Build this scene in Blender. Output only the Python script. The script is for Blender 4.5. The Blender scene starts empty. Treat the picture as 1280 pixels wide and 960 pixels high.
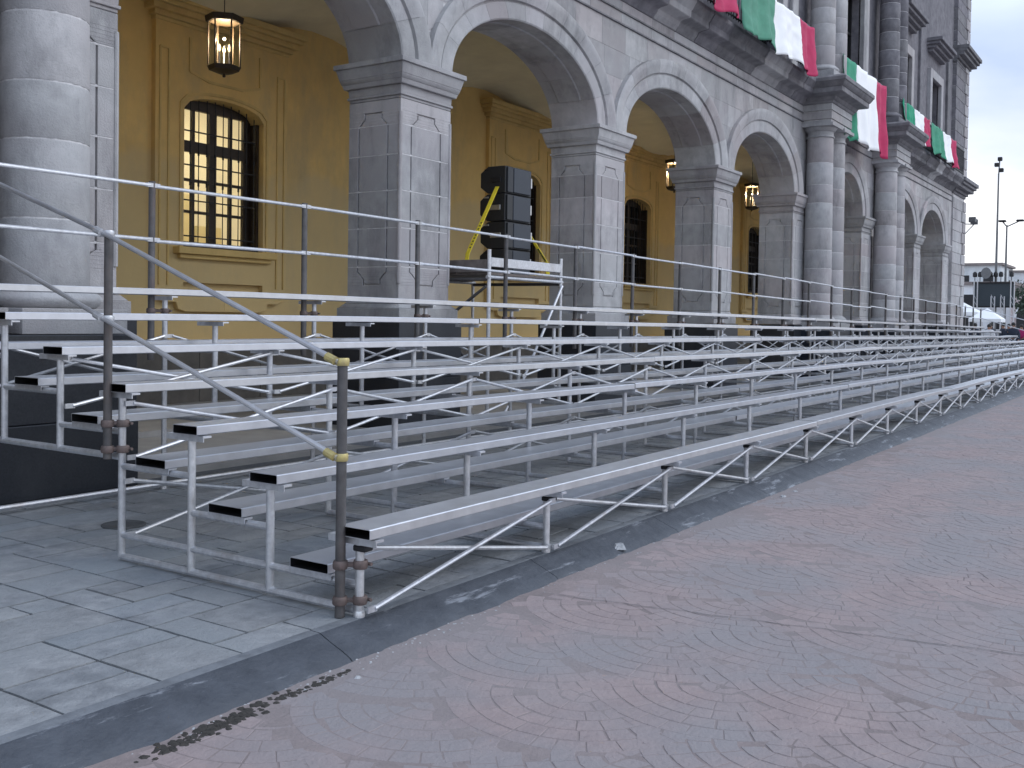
import bpy, bmesh, math, random
from mathutils import Matrix, Vector, noise
random.seed(7)
R = math.radians
S = bpy.context.scene
COL = S.collection

# ------------------------------------------------------------------ camera
cam_d = bpy.data.cameras.new("camera")
cam = bpy.data.objects.new("camera", cam_d); COL.objects.link(cam)
_r = Vector((0.55505621, -0.83167051, 0.01538722))
_u = Vector((0.01171256, 0.02631086, 0.99958519))
_f = Vector((0.83173038, 0.55464574, -0.024345))
m = Matrix.Identity(4)
for i in range(3):
    m[i][0], m[i][1], m[i][2] = _r[i], _u[i], -_f[i]
m[0][3], m[1][3], m[2][3] = 0, 0, 1.55
cam.matrix_world = m
cam_d.sensor_width = 36
cam_d.lens = 1269.6 / 1280 * 36
cam_d.shift_y = -50.97 / 1280
cam_d.clip_start, cam_d.clip_end = 0.05, 3000
S.camera = cam

# ------------------------------------------------------------------ light
SUN_EL, SUN_AZ = 42, -62          # azimuth of the sun from +X towards +Y
S.view_settings.view_transform = 'Standard'
S.view_settings.look = 'None'
S.view_settings.exposure = 0.72
S.view_settings.gamma = 1
sun_d = bpy.data.lights.new("sun", 'SUN')
sun_d.energy, sun_d.angle, sun_d.color = 0.6, R(30), (1.0, 0.97, 0.93)
sun = bpy.data.objects.new("sun", sun_d); COL.objects.link(sun)
_d = Vector((math.cos(R(SUN_EL)) * math.cos(R(SUN_AZ)), math.cos(R(SUN_EL)) * math.sin(R(SUN_AZ)), math.sin(R(SUN_EL))))
sun.rotation_euler = _d.to_track_quat('Z', 'Y').to_euler()
sun.location = (0, 0, 40)
W = bpy.data.worlds.new("World"); S.world = W; W.use_nodes = True
nt = W.node_tree; nt.nodes.clear()
def N(t, **k):
    n = nt.nodes.new(t)
    for a, b in k.items(): setattr(n, a, b)
    return n
L = lambda a, b: nt.links.new(a, b)
sky = N('ShaderNodeTexSky', sky_type='NISHITA', sun_disc=False)
sky.sun_elevation = R(SUN_EL); sky.sun_rotation = R(90 - SUN_AZ)
bg1 = N('ShaderNodeBackground'); bg1.inputs[1].default_value = 0.07
L(sky.outputs[0], bg1.inputs[0])
tc = N('ShaderNodeTexCoord')
mp = N('ShaderNodeMapping'); mp.inputs['Scale'].default_value = (1, 1, 2.6); mp.inputs['Location'].default_value = (.35, .2, .12)
L(tc.outputs['Generated'], mp.inputs[0])
nz = N('ShaderNodeTexNoise'); nz.inputs['Scale'].default_value = 3.4; nz.inputs['Detail'].default_value = 7; nz.inputs['Roughness'].default_value = .5
L(mp.outputs[0], nz.inputs[0])
sep = N('ShaderNodeSeparateXYZ'); L(tc.outputs['Generated'], sep.inputs[0])
# real layered overcast: bright veil near the horizon, a lilac cloud bank above it, bright again higher up
rz = N('ShaderNodeValToRGB'); e = rz.color_ramp.elements
e[0].position = 0.0; e[0].color = (1.0, 1.0, 1.02, 1)
e[1].position = 1.0; e[1].color = (.64, .76, 1.0, 1)
for p, c in ((.125, (1.02, 1.02, 1.04, 1)), (.165, (.66, .71, .82, 1)), (.215, (.44, .525, .70, 1)), (.27, (.58, .66, .80, 1)), (.33, (.80, .93, 1.08, 1)), (.5, (.71, .85, 1.07, 1))):
    q = e.new(p); q.color = c
wob = N('ShaderNodeMath', operation='MULTIPLY_ADD'); wob.inputs[1].default_value = .20; wob.inputs[2].default_value = -.10
L(nz.outputs[0], wob.inputs[0])
add = N('ShaderNodeMath', operation='ADD'); L(sep.outputs[2], add.inputs[0]); L(wob.outputs[0], add.inputs[1])
L(add.outputs[0], rz.inputs[0])
bg2 = N('ShaderNodeBackground'); bg2.inputs[1].default_value = 0.92
L(rz.outputs[0], bg2.inputs[0])
mx = N('ShaderNodeMixShader'); mx.inputs[0].default_value = .88
L(bg1.outputs[0], mx.inputs[1]); L(bg2.outputs[0], mx.inputs[2])
out = N('ShaderNodeOutputWorld'); L(mx.outputs[0], out.inputs[0])

# ------------------------------------------------------------------ materials
def mat(name, c1, c2=None, scale=6, rough=.8, metal=0, bump=.0, bscale=40, rand=0, hue2=None, patch=.6, spec=.5, dirt=None, emit=None, dsc=1.2, bdist=.01, tint=None):
    mt = bpy.data.materials.new(name); mt.use_nodes = True
    t = mt.node_tree; n = t.nodes; b = n['Principled BSDF']; l = t.links.new
    b.inputs['Roughness'].default_value = rough; b.inputs['Metallic'].default_value = metal
    b.inputs['Specular IOR Level'].default_value = spec
    c2 = c2 or tuple(x * .8 for x in c1)
    tcn = n.new('ShaderNodeTexCoord')
    geo = n.new('ShaderNodeNewGeometry')
    pos = geo.outputs['Position']
    nz = n.new('ShaderNodeTexNoise'); nz.inputs['Scale'].default_value = scale; nz.inputs['Detail'].default_value = 8; nz.inputs['Roughness'].default_value = patch
    l(pos, nz.inputs[0])
    cr = n.new('ShaderNodeValToRGB'); cr.color_ramp.elements[0].position = .3; cr.color_ramp.elements[1].position = .7
    cr.color_ramp.elements[0].color = (*c2, 1); cr.color_ramp.elements[1].color = (*c1, 1)
    l(nz.outputs[0], cr.inputs[0]); colr = cr.outputs[0]
    if hue2:
        n2 = n.new('ShaderNodeTexNoise'); n2.inputs['Scale'].default_value = scale * .22; n2.inputs['Detail'].default_value = 5
        l(pos, n2.inputs[0])
        r2 = n.new('ShaderNodeMapRange'); r2.inputs[1].default_value = .42; r2.inputs[2].default_value = .62; l(n2.outputs[0], r2.inputs[0])
        mxx = n.new('ShaderNodeMix'); mxx.data_type = 'RGBA'; mxx.inputs['B'].default_value = (*hue2, 1)
        l(r2.outputs[0], mxx.inputs['Factor']); l(colr, mxx.inputs['A']); colr = mxx.outputs['Result']
    if dirt:
        n3 = n.new('ShaderNodeTexNoise'); n3.inputs['Scale'].default_value = dsc; n3.inputs['Detail'].default_value = 10; n3.inputs['Roughness'].default_value = .7
        mpn = n.new('ShaderNodeMapping'); mpn.inputs['Scale'].default_value = (1, 1, .35); mpn.inputs['Location'].default_value = (3.3, 1.7, .4)
        l(pos, mpn.inputs[0]); l(mpn.outputs[0], n3.inputs[0])
        r3 = n.new('ShaderNodeMapRange'); r3.inputs[1].default_value = .5; r3.inputs[2].default_value = .72; r3.inputs[4].default_value = dirt[3]
        l(n3.outputs[0], r3.inputs[0])
        mx3 = n.new('ShaderNodeMix'); mx3.data_type = 'RGBA'; mx3.inputs['B'].default_value = (*dirt[:3], 1)
        l(r3.outputs[0], mx3.inputs['Factor']); l(colr, mx3.inputs['A']); colr = mx3.outputs['Result']
    if rand:
        oi = n.new('ShaderNodeObjectInfo')
        mr = n.new('ShaderNodeMapRange'); mr.inputs[3].default_value = 1 - rand; mr.inputs[4].default_value = 1 + rand
        l(oi.outputs['Random'], mr.inputs[0])
        hs = n.new('ShaderNodeHueSaturation'); l(mr.outputs[0], hs.inputs['Value'])
        w2 = n.new('ShaderNodeMath'); w2.operation = 'MULTIPLY'; w2.inputs[1].default_value = 7.31; l(oi.outputs['Random'], w2.inputs[0])
        fr = n.new('ShaderNodeMath'); fr.operation = 'FRACT'; l(w2.outputs[0], fr.inputs[0])
        ms = n.new('ShaderNodeMapRange'); ms.inputs[3].default_value = .6; ms.inputs[4].default_value = 1.4; l(fr.outputs[0], ms.inputs[0])
        l(ms.outputs[0], hs.inputs['Saturation'])
        l(colr, hs.inputs['Color']); colr = hs.outputs[0]
        if tint:                                         # some blocks come from a different, warmer bed of the quarry
            w3 = n.new('ShaderNodeMath'); w3.operation = 'MULTIPLY'; w3.inputs[1].default_value = 13.7; l(oi.outputs['Random'], w3.inputs[0])
            f3 = n.new('ShaderNodeMath'); f3.operation = 'FRACT'; l(w3.outputs[0], f3.inputs[0])
            m3 = n.new('ShaderNodeMapRange'); m3.inputs[1].default_value = .45; m3.inputs[4].default_value = .5; l(f3.outputs[0], m3.inputs[0])
            x3 = n.new('ShaderNodeMix'); x3.data_type = 'RGBA'; x3.blend_type = 'MULTIPLY'; x3.inputs['B'].default_value = (*tint, 1)
            l(m3.outputs[0], x3.inputs['Factor']); l(colr, x3.inputs['A']); colr = x3.outputs['Result']
    l(colr, b.inputs['Base Color'])
    if bump:
        nb = n.new('ShaderNodeTexNoise'); nb.inputs['Scale'].default_value = bscale; nb.inputs['Detail'].default_value = 6; nb.inputs['Roughness'].default_value = .65
        l(pos, nb.inputs[0])
        bp = n.new('ShaderNodeBump'); bp.inputs['Strength'].default_value = bump; bp.inputs['Distance'].default_value = bdist
        l(nb.outputs[0], bp.inputs['Height']); l(bp.outputs[0], b.inputs['Normal'])
    if metal or spec > .5:
        rr = n.new('ShaderNodeMapRange'); rr.inputs[3].default_value = rough - .08; rr.inputs[4].default_value = rough + .1
        l(nz.outputs[0], rr.inputs[0]); l(rr.outputs[0], b.inputs['Roughness'])
    if emit:
        b.inputs['Emission Color'].default_value = (*emit[:3], 1); b.inputs['Emission Strength'].default_value = emit[3]
    return mt
M = {}
M['stone'] = mat('grey_quarry_stone', (.455, .452, .458), (.335, .334, .342), 5, .9, bump=.8, bscale=48, rand=.14, hue2=(.375, .362, .37), dirt=(.15, .15, .157, .7), dsc=1.7, tint=(1.0, .88, .87))
M['dark_stone'] = mat('weathered_dark_stone', (.235, .228, .242), (.125, .122, .135), 4, .92, bump=.5, bscale=40, rand=.15, dirt=(.09, .09, .1, .6))
M['mortar'] = mat('pale_lime_mortar', (.74, .73, .73), (.42, .41, .42), 9, .95, bump=.5, bscale=60)
M['granite'] = mat('black_granite', (.026, .032, .044), (.012, .015, .022), 60, .34, spec=.5, rand=.2, dirt=(.06, .065, .075, .5))
M['ochre'] = mat('ochre_painted_plaster', (.76, .53, .20), (.68, .465, .175), 3, .85, bump=.25, bscale=30, dirt=(.40, .32, .19, .7), dsc=.8)
M['ochre_light'] = mat('ochre_moulding', (.70, .50, .20), (.61, .43, .165), 4, .85, bump=.25, bscale=30, dirt=(.34, .22, .08, .5))
M['vault'] = mat('cream_vault_plaster', (.78, .71, .49), (.68, .61, .42), 2, .9, bump=.2, bscale=18)
M['floor'] = mat('bounce_floor_stone', (.30, .29, .28), (.22, .215, .21), 3, .6)  # hidden floor, lightened to bounce light onto the wall and vault
M['alu'] = mat('mill_aluminium', (.64, .65, .68), (.55, .56, .59), 9, .36, metal=.8, rand=.10, bump=.03, bscale=60, dirt=(.45, .45, .46, .45), dsc=2)
M['galv'] = mat('galvanised_tube', (.66, .67, .70), (.48, .49, .52), 25, .42, metal=.7, rand=.08, dirt=(.36, .33, .31, .6), dsc=5)
M['pole'] = mat('dull_brown_steel_tube', (.13, .126, .128), (.075, .072, .074), 12, .55, metal=.4, rand=.15, dirt=(.17, .115, .09, .45), dsc=6)
M['clamp'] = mat('rusty_clamp', (.20, .15, .14), (.11, .09, .085), 30, .6, metal=.5)
M['brass'] = mat('yellow_zinc_fitting', (.62, .52, .2), (.45, .38, .2), 30, .45, metal=.6)
M['slab'] = mat('stamped_grey_concrete', (.335, .345, .358), (.195, .205, .22), 8, .88, bump=.9, bscale=26, rand=.07, hue2=(.255, .272, .288), dirt=(.13, .138, .148, .7), bdist=.015, spec=.3)
M['joint'] = mat('dark_joint_sand', (.10, .105, .11), (.055, .058, .062), 20, .9)
M['kerb_top'] = mat('worn_kerb_edge', (.20, .215, .235), (.12, .13, .145), 9, .7, bump=.5, bscale=35, dirt=(.08, .085, .095, .7), dsc=3)
M['kerb'] = mat('dark_kerb_concrete', (.076, .085, .102), (.040, .046, .058), 5, .6, bump=1.0, bscale=20, dirt=(.36, .37, .40, .0))
M['street'] = mat('stamped_street_concrete', (.36, .288, .28), (.268, .222, .222), 5, .85, bump=.9, bscale=34, hue2=(.272, .252, .258), dirt=(.33, .295, .295, .55), dsc=1.3, spec=.3, patch=.7)
M['street_joint'] = mat('street_joint_dirt', (.315, .255, .248), (.17, .145, .142), 2.4, .9, bump=.9, bscale=34, patch=.8, hue2=(.25, .222, .222))
M['green'] = mat('green_flag_cloth', (.012, .30, .165), (.009, .235, .13), 5, .75, rand=.05)
M['white'] = mat('white_flag_cloth', (.92, .92, .92), (.88, .88, .89), 5, .75)
M['red'] = mat('crimson_flag_cloth', (.50, .022, .105), (.41, .018, .085), 5, .75)
M['black'] = mat('black_speaker_paint', (.016, .018, .022), (.01, .011, .014), 30, .5, rand=.1)
M['grille'] = mat('black_speaker_grille', (.035, .042, .055), (.024, .03, .042), 200, .55)
M['steel'] = mat('bare_steel', (.6, .6, .6), (.4, .4, .4), 20, .35, metal=.9)
M['strap'] = mat('yellow_ratchet_strap', (.85, .68, .04), (.72, .55, .03), 20, .6)
M['strapmark'] = mat('black_print', (.03, .03, .03), None, 20, .7)
M['deck'] = mat('worn_deck_board', (.20, .17, .155), (.11, .095, .09), 10, .8, bump=.3)
M['wood'] = mat('dark_brown_joinery', (.042, .026, .014), (.025, .016, .01), 20, .5)
M['iron_and_shade'] = mat('black_iron_and_shade', (.02, .02, .022), (.012, .012, .014), 30, .5, metal=.3)
M['bronze'] = mat('dark_bronze', (.05, .03, .014), (.028, .018, .009), 25, .5, metal=.3)
M['bulb'] = mat('lit_bulb', (1, .8, .5), None, 5, .5, emit=(1, .80, .48, 1.3))
M['room'] = mat('glowing_office_wall', (.75, .68, .5), (.68, .62, .46), 2, .9, emit=(1, .95, .80, .12))  # room light put into the walls as a faint glow
M['lamp_tube'] = mat('lit_ceiling_tube', (1, .95, .8), None, 2, .5, emit=(1, .93, .7, 3))
M['dark'] = mat('dark_room', (.03, .03, .034), (.02, .02, .022), 3, .8)  # near black colour carries the shade inside unlit openings
M['white_paint'] = mat('white_house_paint', (.82, .84, .86), (.72, .74, .77), .8, .85, dirt=(.45, .46, .48, .5), dsc=.4)
M['grey_paint'] = mat('grey_house_paint', (.68, .71, .73), (.56, .59, .61), .8, .85, dirt=(.28, .3, .3, .5), dsc=.4)
M['pink_paint'] = mat('pink_house_paint', (.50, .42, .42), (.42, .35, .35), 1, .85, dirt=(.3, .26, .26, .5), dsc=.5)
M['roof'] = mat('dull_roof', (.26, .22, .21), (.18, .16, .155), 2, .9)
M['canvas'] = mat('white_canvas', (.85, .86, .87), (.78, .79, .80), 2, .7)
M['screen'] = mat('dark_screen_panel', (.032, .045, .055), (.026, .037, .046), 1, .6)
M['post'] = mat('lamp_post_steel', (.17, .175, .185), (.12, .125, .13), 8, .5, metal=.5)
M['skin'] = mat('skin', (.33, .18, .12), (.28, .15, .1), 10, .6)
M['hair'] = mat('black_hair', (.012, .01, .009), None, 10, .6)
M['navy'] = mat('navy_cloth', (.022, .028, .05), (.015, .02, .036), 10, .9)
M['magenta'] = mat('magenta_cloth', (.36, .02, .12), (.28, .015, .09), 10, .9)
M['pale'] = mat('pale_cloth', (.62, .62, .64), (.5, .5, .52), 10, .9)
M['grass'] = mat('leaf', (.05, .075, .05), (.03, .05, .035), 4, .8)
M['litter'] = mat('pale_chip', (.52, .53, .55), (.22, .225, .235), 40, .8)
M['dirt'] = mat('wet_leaf_dirt', (.055, .048, .042), (.022, .02, .018), 30, .8, bump=.6, bscale=60)
# glass
g = bpy.data.materials.new('clear_glass'); g.use_nodes = True
b = g.node_tree.nodes['Principled BSDF']; b.inputs['Transmission Weight'].default_value = 1; b.inputs['Roughness'].default_value = .03; b.inputs['IOR'].default_value = 1.1
b.inputs['Base Color'].default_value = (.9, .92, .9, 1); M['glass'] = g
g = bpy.data.materials.new('dark_window_glass'); g.use_nodes = True
b = g.node_tree.nodes['Principled BSDF']; b.inputs['Base Color'].default_value = (.012, .015, .018, 1); b.inputs['Roughness'].default_value = .08; M['dglass'] = g
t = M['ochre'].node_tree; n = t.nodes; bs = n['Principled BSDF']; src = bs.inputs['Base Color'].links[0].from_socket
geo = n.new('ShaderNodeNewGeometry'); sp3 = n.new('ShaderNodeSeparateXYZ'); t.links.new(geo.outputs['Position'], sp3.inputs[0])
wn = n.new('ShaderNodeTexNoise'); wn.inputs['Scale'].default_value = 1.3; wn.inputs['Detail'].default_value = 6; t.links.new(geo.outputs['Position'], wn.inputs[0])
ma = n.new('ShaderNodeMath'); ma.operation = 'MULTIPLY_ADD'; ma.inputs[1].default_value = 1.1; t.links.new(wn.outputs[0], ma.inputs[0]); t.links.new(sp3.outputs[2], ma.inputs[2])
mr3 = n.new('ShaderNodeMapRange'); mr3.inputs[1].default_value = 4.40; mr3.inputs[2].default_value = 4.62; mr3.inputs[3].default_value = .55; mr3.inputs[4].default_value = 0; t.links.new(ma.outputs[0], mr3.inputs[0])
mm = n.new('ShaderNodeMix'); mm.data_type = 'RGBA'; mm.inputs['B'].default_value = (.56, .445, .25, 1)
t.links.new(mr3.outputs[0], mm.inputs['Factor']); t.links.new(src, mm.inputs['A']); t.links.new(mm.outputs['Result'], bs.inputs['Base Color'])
# scuffs on the kerb: white scrapes with their own shape
t = M['kerb'].node_tree; n = t.nodes; bs = n['Principled BSDF']
geo = n.new('ShaderNodeNewGeometry'); mpn = n.new('ShaderNodeMapping'); mpn.inputs['Scale'].default_value = (1.6, 9, 9); t.links.new(geo.outputs['Position'], mpn.inputs[0])
s1 = n.new('ShaderNodeTexNoise'); s1.inputs['Scale'].default_value = 1.1; s1.inputs['Detail'].default_value = 9; s1.inputs['Roughness'].default_value = .72; t.links.new(mpn.outputs[0], s1.inputs[0])
r1 = n.new('ShaderNodeMapRange'); r1.inputs[1].default_value = .565; r1.inputs[2].default_value = .65; r1.inputs[4].default_value = .6; t.links.new(s1.outputs[0], r1.inputs[0])
src = bs.inputs['Base Color'].links[0].from_socket
mm = n.new('ShaderNodeMix'); mm.data_type = 'RGBA'; mm.inputs['B'].default_value = (.34, .36, .40, 1)
t.links.new(r1.outputs[0], mm.inputs['Factor']); t.links.new(src, mm.inputs['A']); t.links.new(mm.outputs['Result'], bs.inputs['Base Color'])

# ------------------------------------------------------------------ helpers
class MB:
    def __init__(s): s.v = []; s.f = []; s.mi = []
    def add(s, vs, fs, mi=0):
        o = len(s.v); s.v += [tuple(v) for v in vs]; s.f += [tuple(i + o for i in f) for f in fs]; s.mi += [mi] * len(fs); return s
    def box(s, x0, x1, y0, y1, z0, z1, mi=0):
        return s.add([(x0, y0, z0), (x1, y0, z0), (x1, y1, z0), (x0, y1, z0), (x0, y0, z1), (x1, y0, z1), (x1, y1, z1), (x0, y1, z1)],
                     [(0, 3, 2, 1), (4, 5, 6, 7), (0, 1, 5, 4), (1, 2, 6, 5), (2, 3, 7, 6), (3, 0, 4, 7)], mi)
    def tube(s, p, q, r, n=10, r2=None, mi=0, cap=True):
        p, q = Vector(p), Vector(q); d = (q - p)
        if d.length < 1e-6: return s
        d.normalize(); a = d.orthogonal().normalized(); b = d.cross(a); r2 = r if r2 is None else r2
        vs = [p + (a * math.cos(2 * math.pi * i / n) + b * math.sin(2 * math.pi * i / n)) * r for i in range(n)] + \
             [q + (a * math.cos(2 * math.pi * i / n) + b * math.sin(2 * math.pi * i / n)) * r2 for i in range(n)]
        fs = [(i, (i + 1) % n, n + (i + 1) % n, n + i) for i in range(n)]
        if cap: fs += [tuple(range(n))[::-1], tuple(range(n, 2 * n))]
        return s.add(vs, fs, mi)
    def lathe(s, prof, cx, cy, n=24, mi=0):
        k = len(prof); vs = [(cx + r * math.cos(2 * math.pi * i / n), cy + r * math.sin(2 * math.pi * i / n), z) for r, z in prof for i in range(n)]
        fs = [(j * n + i, j * n + (i + 1) % n, (j + 1) * n + (i + 1) % n, (j + 1) * n + i) for j in range(k - 1) for i in range(n)]
        fs += [tuple(range(n))[::-1], tuple((k - 1) * n + i for i in range(n))]
        return s.add(vs, fs, mi)
    def prism(s, poly, fn, d0, d1, mi=0):
        """poly: 2-D outline, fn(a, b, d) -> 3-D point, from depth d0 to d1"""
        k = len(poly); vs = [fn(a, b, d0) for a, b in poly] + [fn(a, b, d1) for a, b in poly]
        return s.add(vs, [(i, (i + 1) % k, k + (i + 1) % k, k + i) for i in range(k)] + [tuple(range(k))[::-1], tuple(range(k, 2 * k))], mi)
    def sweep(s, prof, p0, p1, mi=0, closed=True):
        """profile (y,z) swept along X from p0=x0 to p1=x1"""
        k = len(prof); vs = [(p0, y, z) for y, z in prof] + [(p1, y, z) for y, z in prof]
        fs = [(i, (i + 1) % k, k + (i + 1) % k, k + i) for i in range(k if closed else k - 1)]
        if closed: fs += [tuple(range(k))[::-1], tuple(range(k, 2 * k))]
        return s.add(vs, fs, mi)
    def mesh(s, name, mats, bevel=0, seg=1, angle=35, origin=None):
        me = bpy.data.meshes.new(name)
        ox, oy, oz = origin or (0, 0, 0)
        me.from_pydata([(x - ox, y - oy, z - oz) for x, y, z in s.v], [], s.f)
        for mm_ in (mats if isinstance(mats, (list, tuple)) else [mats]): me.materials.append(mm_)
        for p, i in zip(me.polygons, s.mi): p.material_index = i
        bm = bmesh.new(); bm.from_mesh(me); bmesh.ops.recalc_face_normals(bm, faces=bm.faces)
        if bevel:
            ed = [e for e in bm.edges if len(e.link_faces) == 2 and e.calc_face_angle(0) > R(30)]
            bmesh.ops.bevel(bm, geom=ed, offset=bevel, segments=seg, affect='EDGES', profile=.5, clamp_overlap=True)
        bm.to_mesh(me); bm.free()
        me.shade_smooth(); me.set_sharp_from_angle(angle=R(angle))
        return me
def link(name, me, parent=None, loc=None):
    o = bpy.data.objects.new(name, me); COL.objects.link(o)
    if parent: o.parent = parent
    if loc: o.location = loc
    return o
def obj(name, mb, mats, parent=None, bevel=0, origin=None, **k):
    if origin is None and parent is None and mb.v:
        origin = (0, 0, 0)
    return link(name, mb.mesh(name, mats, bevel=bevel, **k), parent)
def thing(name, label, cat, loc=(0, 0, 0), group=None):
    o = bpy.data.objects.new(name, None); COL.objects.link(o); o.location = loc; o.empty_display_size = .2
    o['label'] = label; o['category'] = cat
    if group: o['group'] = group
    return o
def tag(o, label=None, cat=None, group=None, kind=None):
    if label: o['label'] = label
    if cat: o['category'] = cat
    if group: o['group'] = group
    if kind: o['kind'] = kind
    return o
def child(o, parent): o.parent = parent; return o
rnd = lambda a, b: random.uniform(a, b)

# ================================================================== GROUND
KY = 3.455                                  # kerb line (sidewalk edge)
gm = MB(); gm.add([(-900, -900, -.35), (1500, -900, -.35), (1500, 900, -.35), (-900, 900, -.35)], [(0, 1, 2, 3)])
ground = tag(obj('ground', gm, M['street_joint']), kind='structure')
sm = MB(); sm.box(-8, 120, -60, 3.30, -.3, -.106)
street = tag(obj('street', sm, M['street_joint']), kind='structure')
# cobble impressions: overlapping fans (fish-scale cells filled with concentric courses)
WF, PF, RF, NR = .94, .46, .605, 6
RS = RF / NR
FROW = {}
def fan_centre(i, j): return (.2 + i * PF, 2.19 + (j + .5 * (i % 2)) * WF)
def inside_later(i, x, y, tol):
    for di in (1, 2, 3):
        cx = .2 + (i + di) * PF
        if abs(x - cx) > RF: continue
        k = round((y - 2.19) / WF - .5 * ((i + di) % 2))
        cy = 2.19 + (k + .5 * ((i + di) % 2)) * WF
        if math.hypot(x - cx, y - cy) < RF - tol: return True
    return False
cobs = []
for i in range(0, 64):
    for j in range(-10, 2):
        cx, cy = fan_centre(i, j)
        for k in range(0, NR):
            r0, r1 = max(k * RS, .012), (k + 1) * RS; rm = (r0 + r1) / 2
            na = max(4, round(2 * math.pi * rm / .112)); ph = rnd(0, 1)
            cut = [2 * math.pi * (q + ph + rnd(-.18, .18)) / na for q in range(na)]
            for q in range(na):
                a0, a1 = cut[q], cut[(q + 1) % na] + (2 * math.pi if q == na - 1 else 0)
                am = (a0 + a1) / 2; x, y = cx + rm * math.cos(am), cy + rm * math.sin(am)
                f = .8317 * x + .5546 * y; r = .555 * x - .8317 * y
                if f < 2.0 or r / f > .53 or r / f < -.45 or x > 28: continue
                if y > 3.16 + .06 * math.sin(x * 3): continue
                if inside_later(i, x, y, .022): continue
                under = sum(inside_later(i, cx + rr_ * math.cos(aa), cy + rr_ * math.sin(aa), .004) for rr_ in (r0, r1) for aa in (a0, a1))
                if under > 2: continue
                cobs.append((f, (cx, cy, r0, r1, a0, a1, under)))
cobs.sort()
def cobble(mb, c, top):
    cx, cy, r0, r1, a0, a1, under = c
    g_ = random.choice((.0006, .0010, .0014, .002, .003, .0042)); ch = .003
    def ring(d):
        o = []
        for rr_, an in ((r0 + d, (0, .5, 1)), (r1 - d, (1, .5, 0))):
            for t_ in an:
                b0, b1 = a0 + d / rr_, a1 - d / rr_; aa = b0 + (b1 - b0) * t_
                o.append((cx + rr_ * math.cos(aa), cy + rr_ * math.sin(aa)))
        return o
    j_ = [(rnd(-.0022, .0022), rnd(-.0022, .0022)) for _ in range(6)]
    lo = [(x + a, y + b) for (x, y), (a, b) in zip(ring(g_), j_)]; hi = [(x + a, y + b) for (x, y), (a, b) in zip(ring(g_ + ch), j_)]
    top -= .0016 if under else 0
    vs = [(x, y, top - .0040) for x, y in lo] + [(x, y, top + rnd(-.0004, .0004)) for x, y in hi]
    mb.add(vs, [(i, (i + 1) % 6, 6 + (i + 1) % 6, 6 + i) for i in range(6)] + [(6, 7, 8, 9, 10, 11)])
for f, c in cobs[:290]:
    mb = MB(); cobble(mb, c, -.1 + rnd(-.0007, .0007)); obj('cobble', mb, M['street'], street)
mb = MB()
for f, c in cobs[290:]:
    cobble(mb, c, -.1 + rnd(-.0007, .0007))
tag(obj('cobble_field', mb, M['street'], street), kind='stuff')
# trodden grit that fills the joints unevenly, flush with the setts in places
vs, fs = [], []; nxg, nyg = 330, 150
for i in range(nxg + 1):
    for j in range(nyg + 1):
        x, y = 1.0 + 26 * (i / nxg) ** 1.5, 3.29 - 9.5 * (j / nyg) ** 1.3
        d_ = min(1, max(0, (y - 2.75) / .4))
        vs.append((x, y, -.1017 + .0022 * noise.noise(Vector((x * .9, y * .9, 3))) + .0012 * noise.noise(Vector((x * 4, y * 4, 8))) + .0012 * d_))
for i in range(nxg):
    for j in range(nyg):
        o = i * (nyg + 1) + j; fs.append((o, o + nyg + 1, o + nyg + 2, o + 1))
mb = MB(); mb.add(vs, fs); tag(obj('joint_grit', mb, M['street_joint'], street, angle=80), kind='stuff')
# control joint sawn across the street
jm = MB()
for i in range(40):
    ya, yb_ = 3.2 - i * .1, 3.1 - i * .1
    xa = 5.16 + (3.2 - ya) * .19 + .012 * math.sin(i * 1.7); xb = 5.16 + (3.2 - yb_) * .19 + .012 * math.sin((i + 1) * 1.7)
    w_ = .0016 + .0022 * math.sin(i * 2.3) ** 2
    jm.add([(xa - w_, ya, -.0955), (xa + w_, ya, -.0955), (xb + w_, yb_, -.0955), (xb - w_, yb_, -.0955)], [(0, 1, 2, 3)])
obj('sawn_joint', jm, M['joint'], street)

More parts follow.
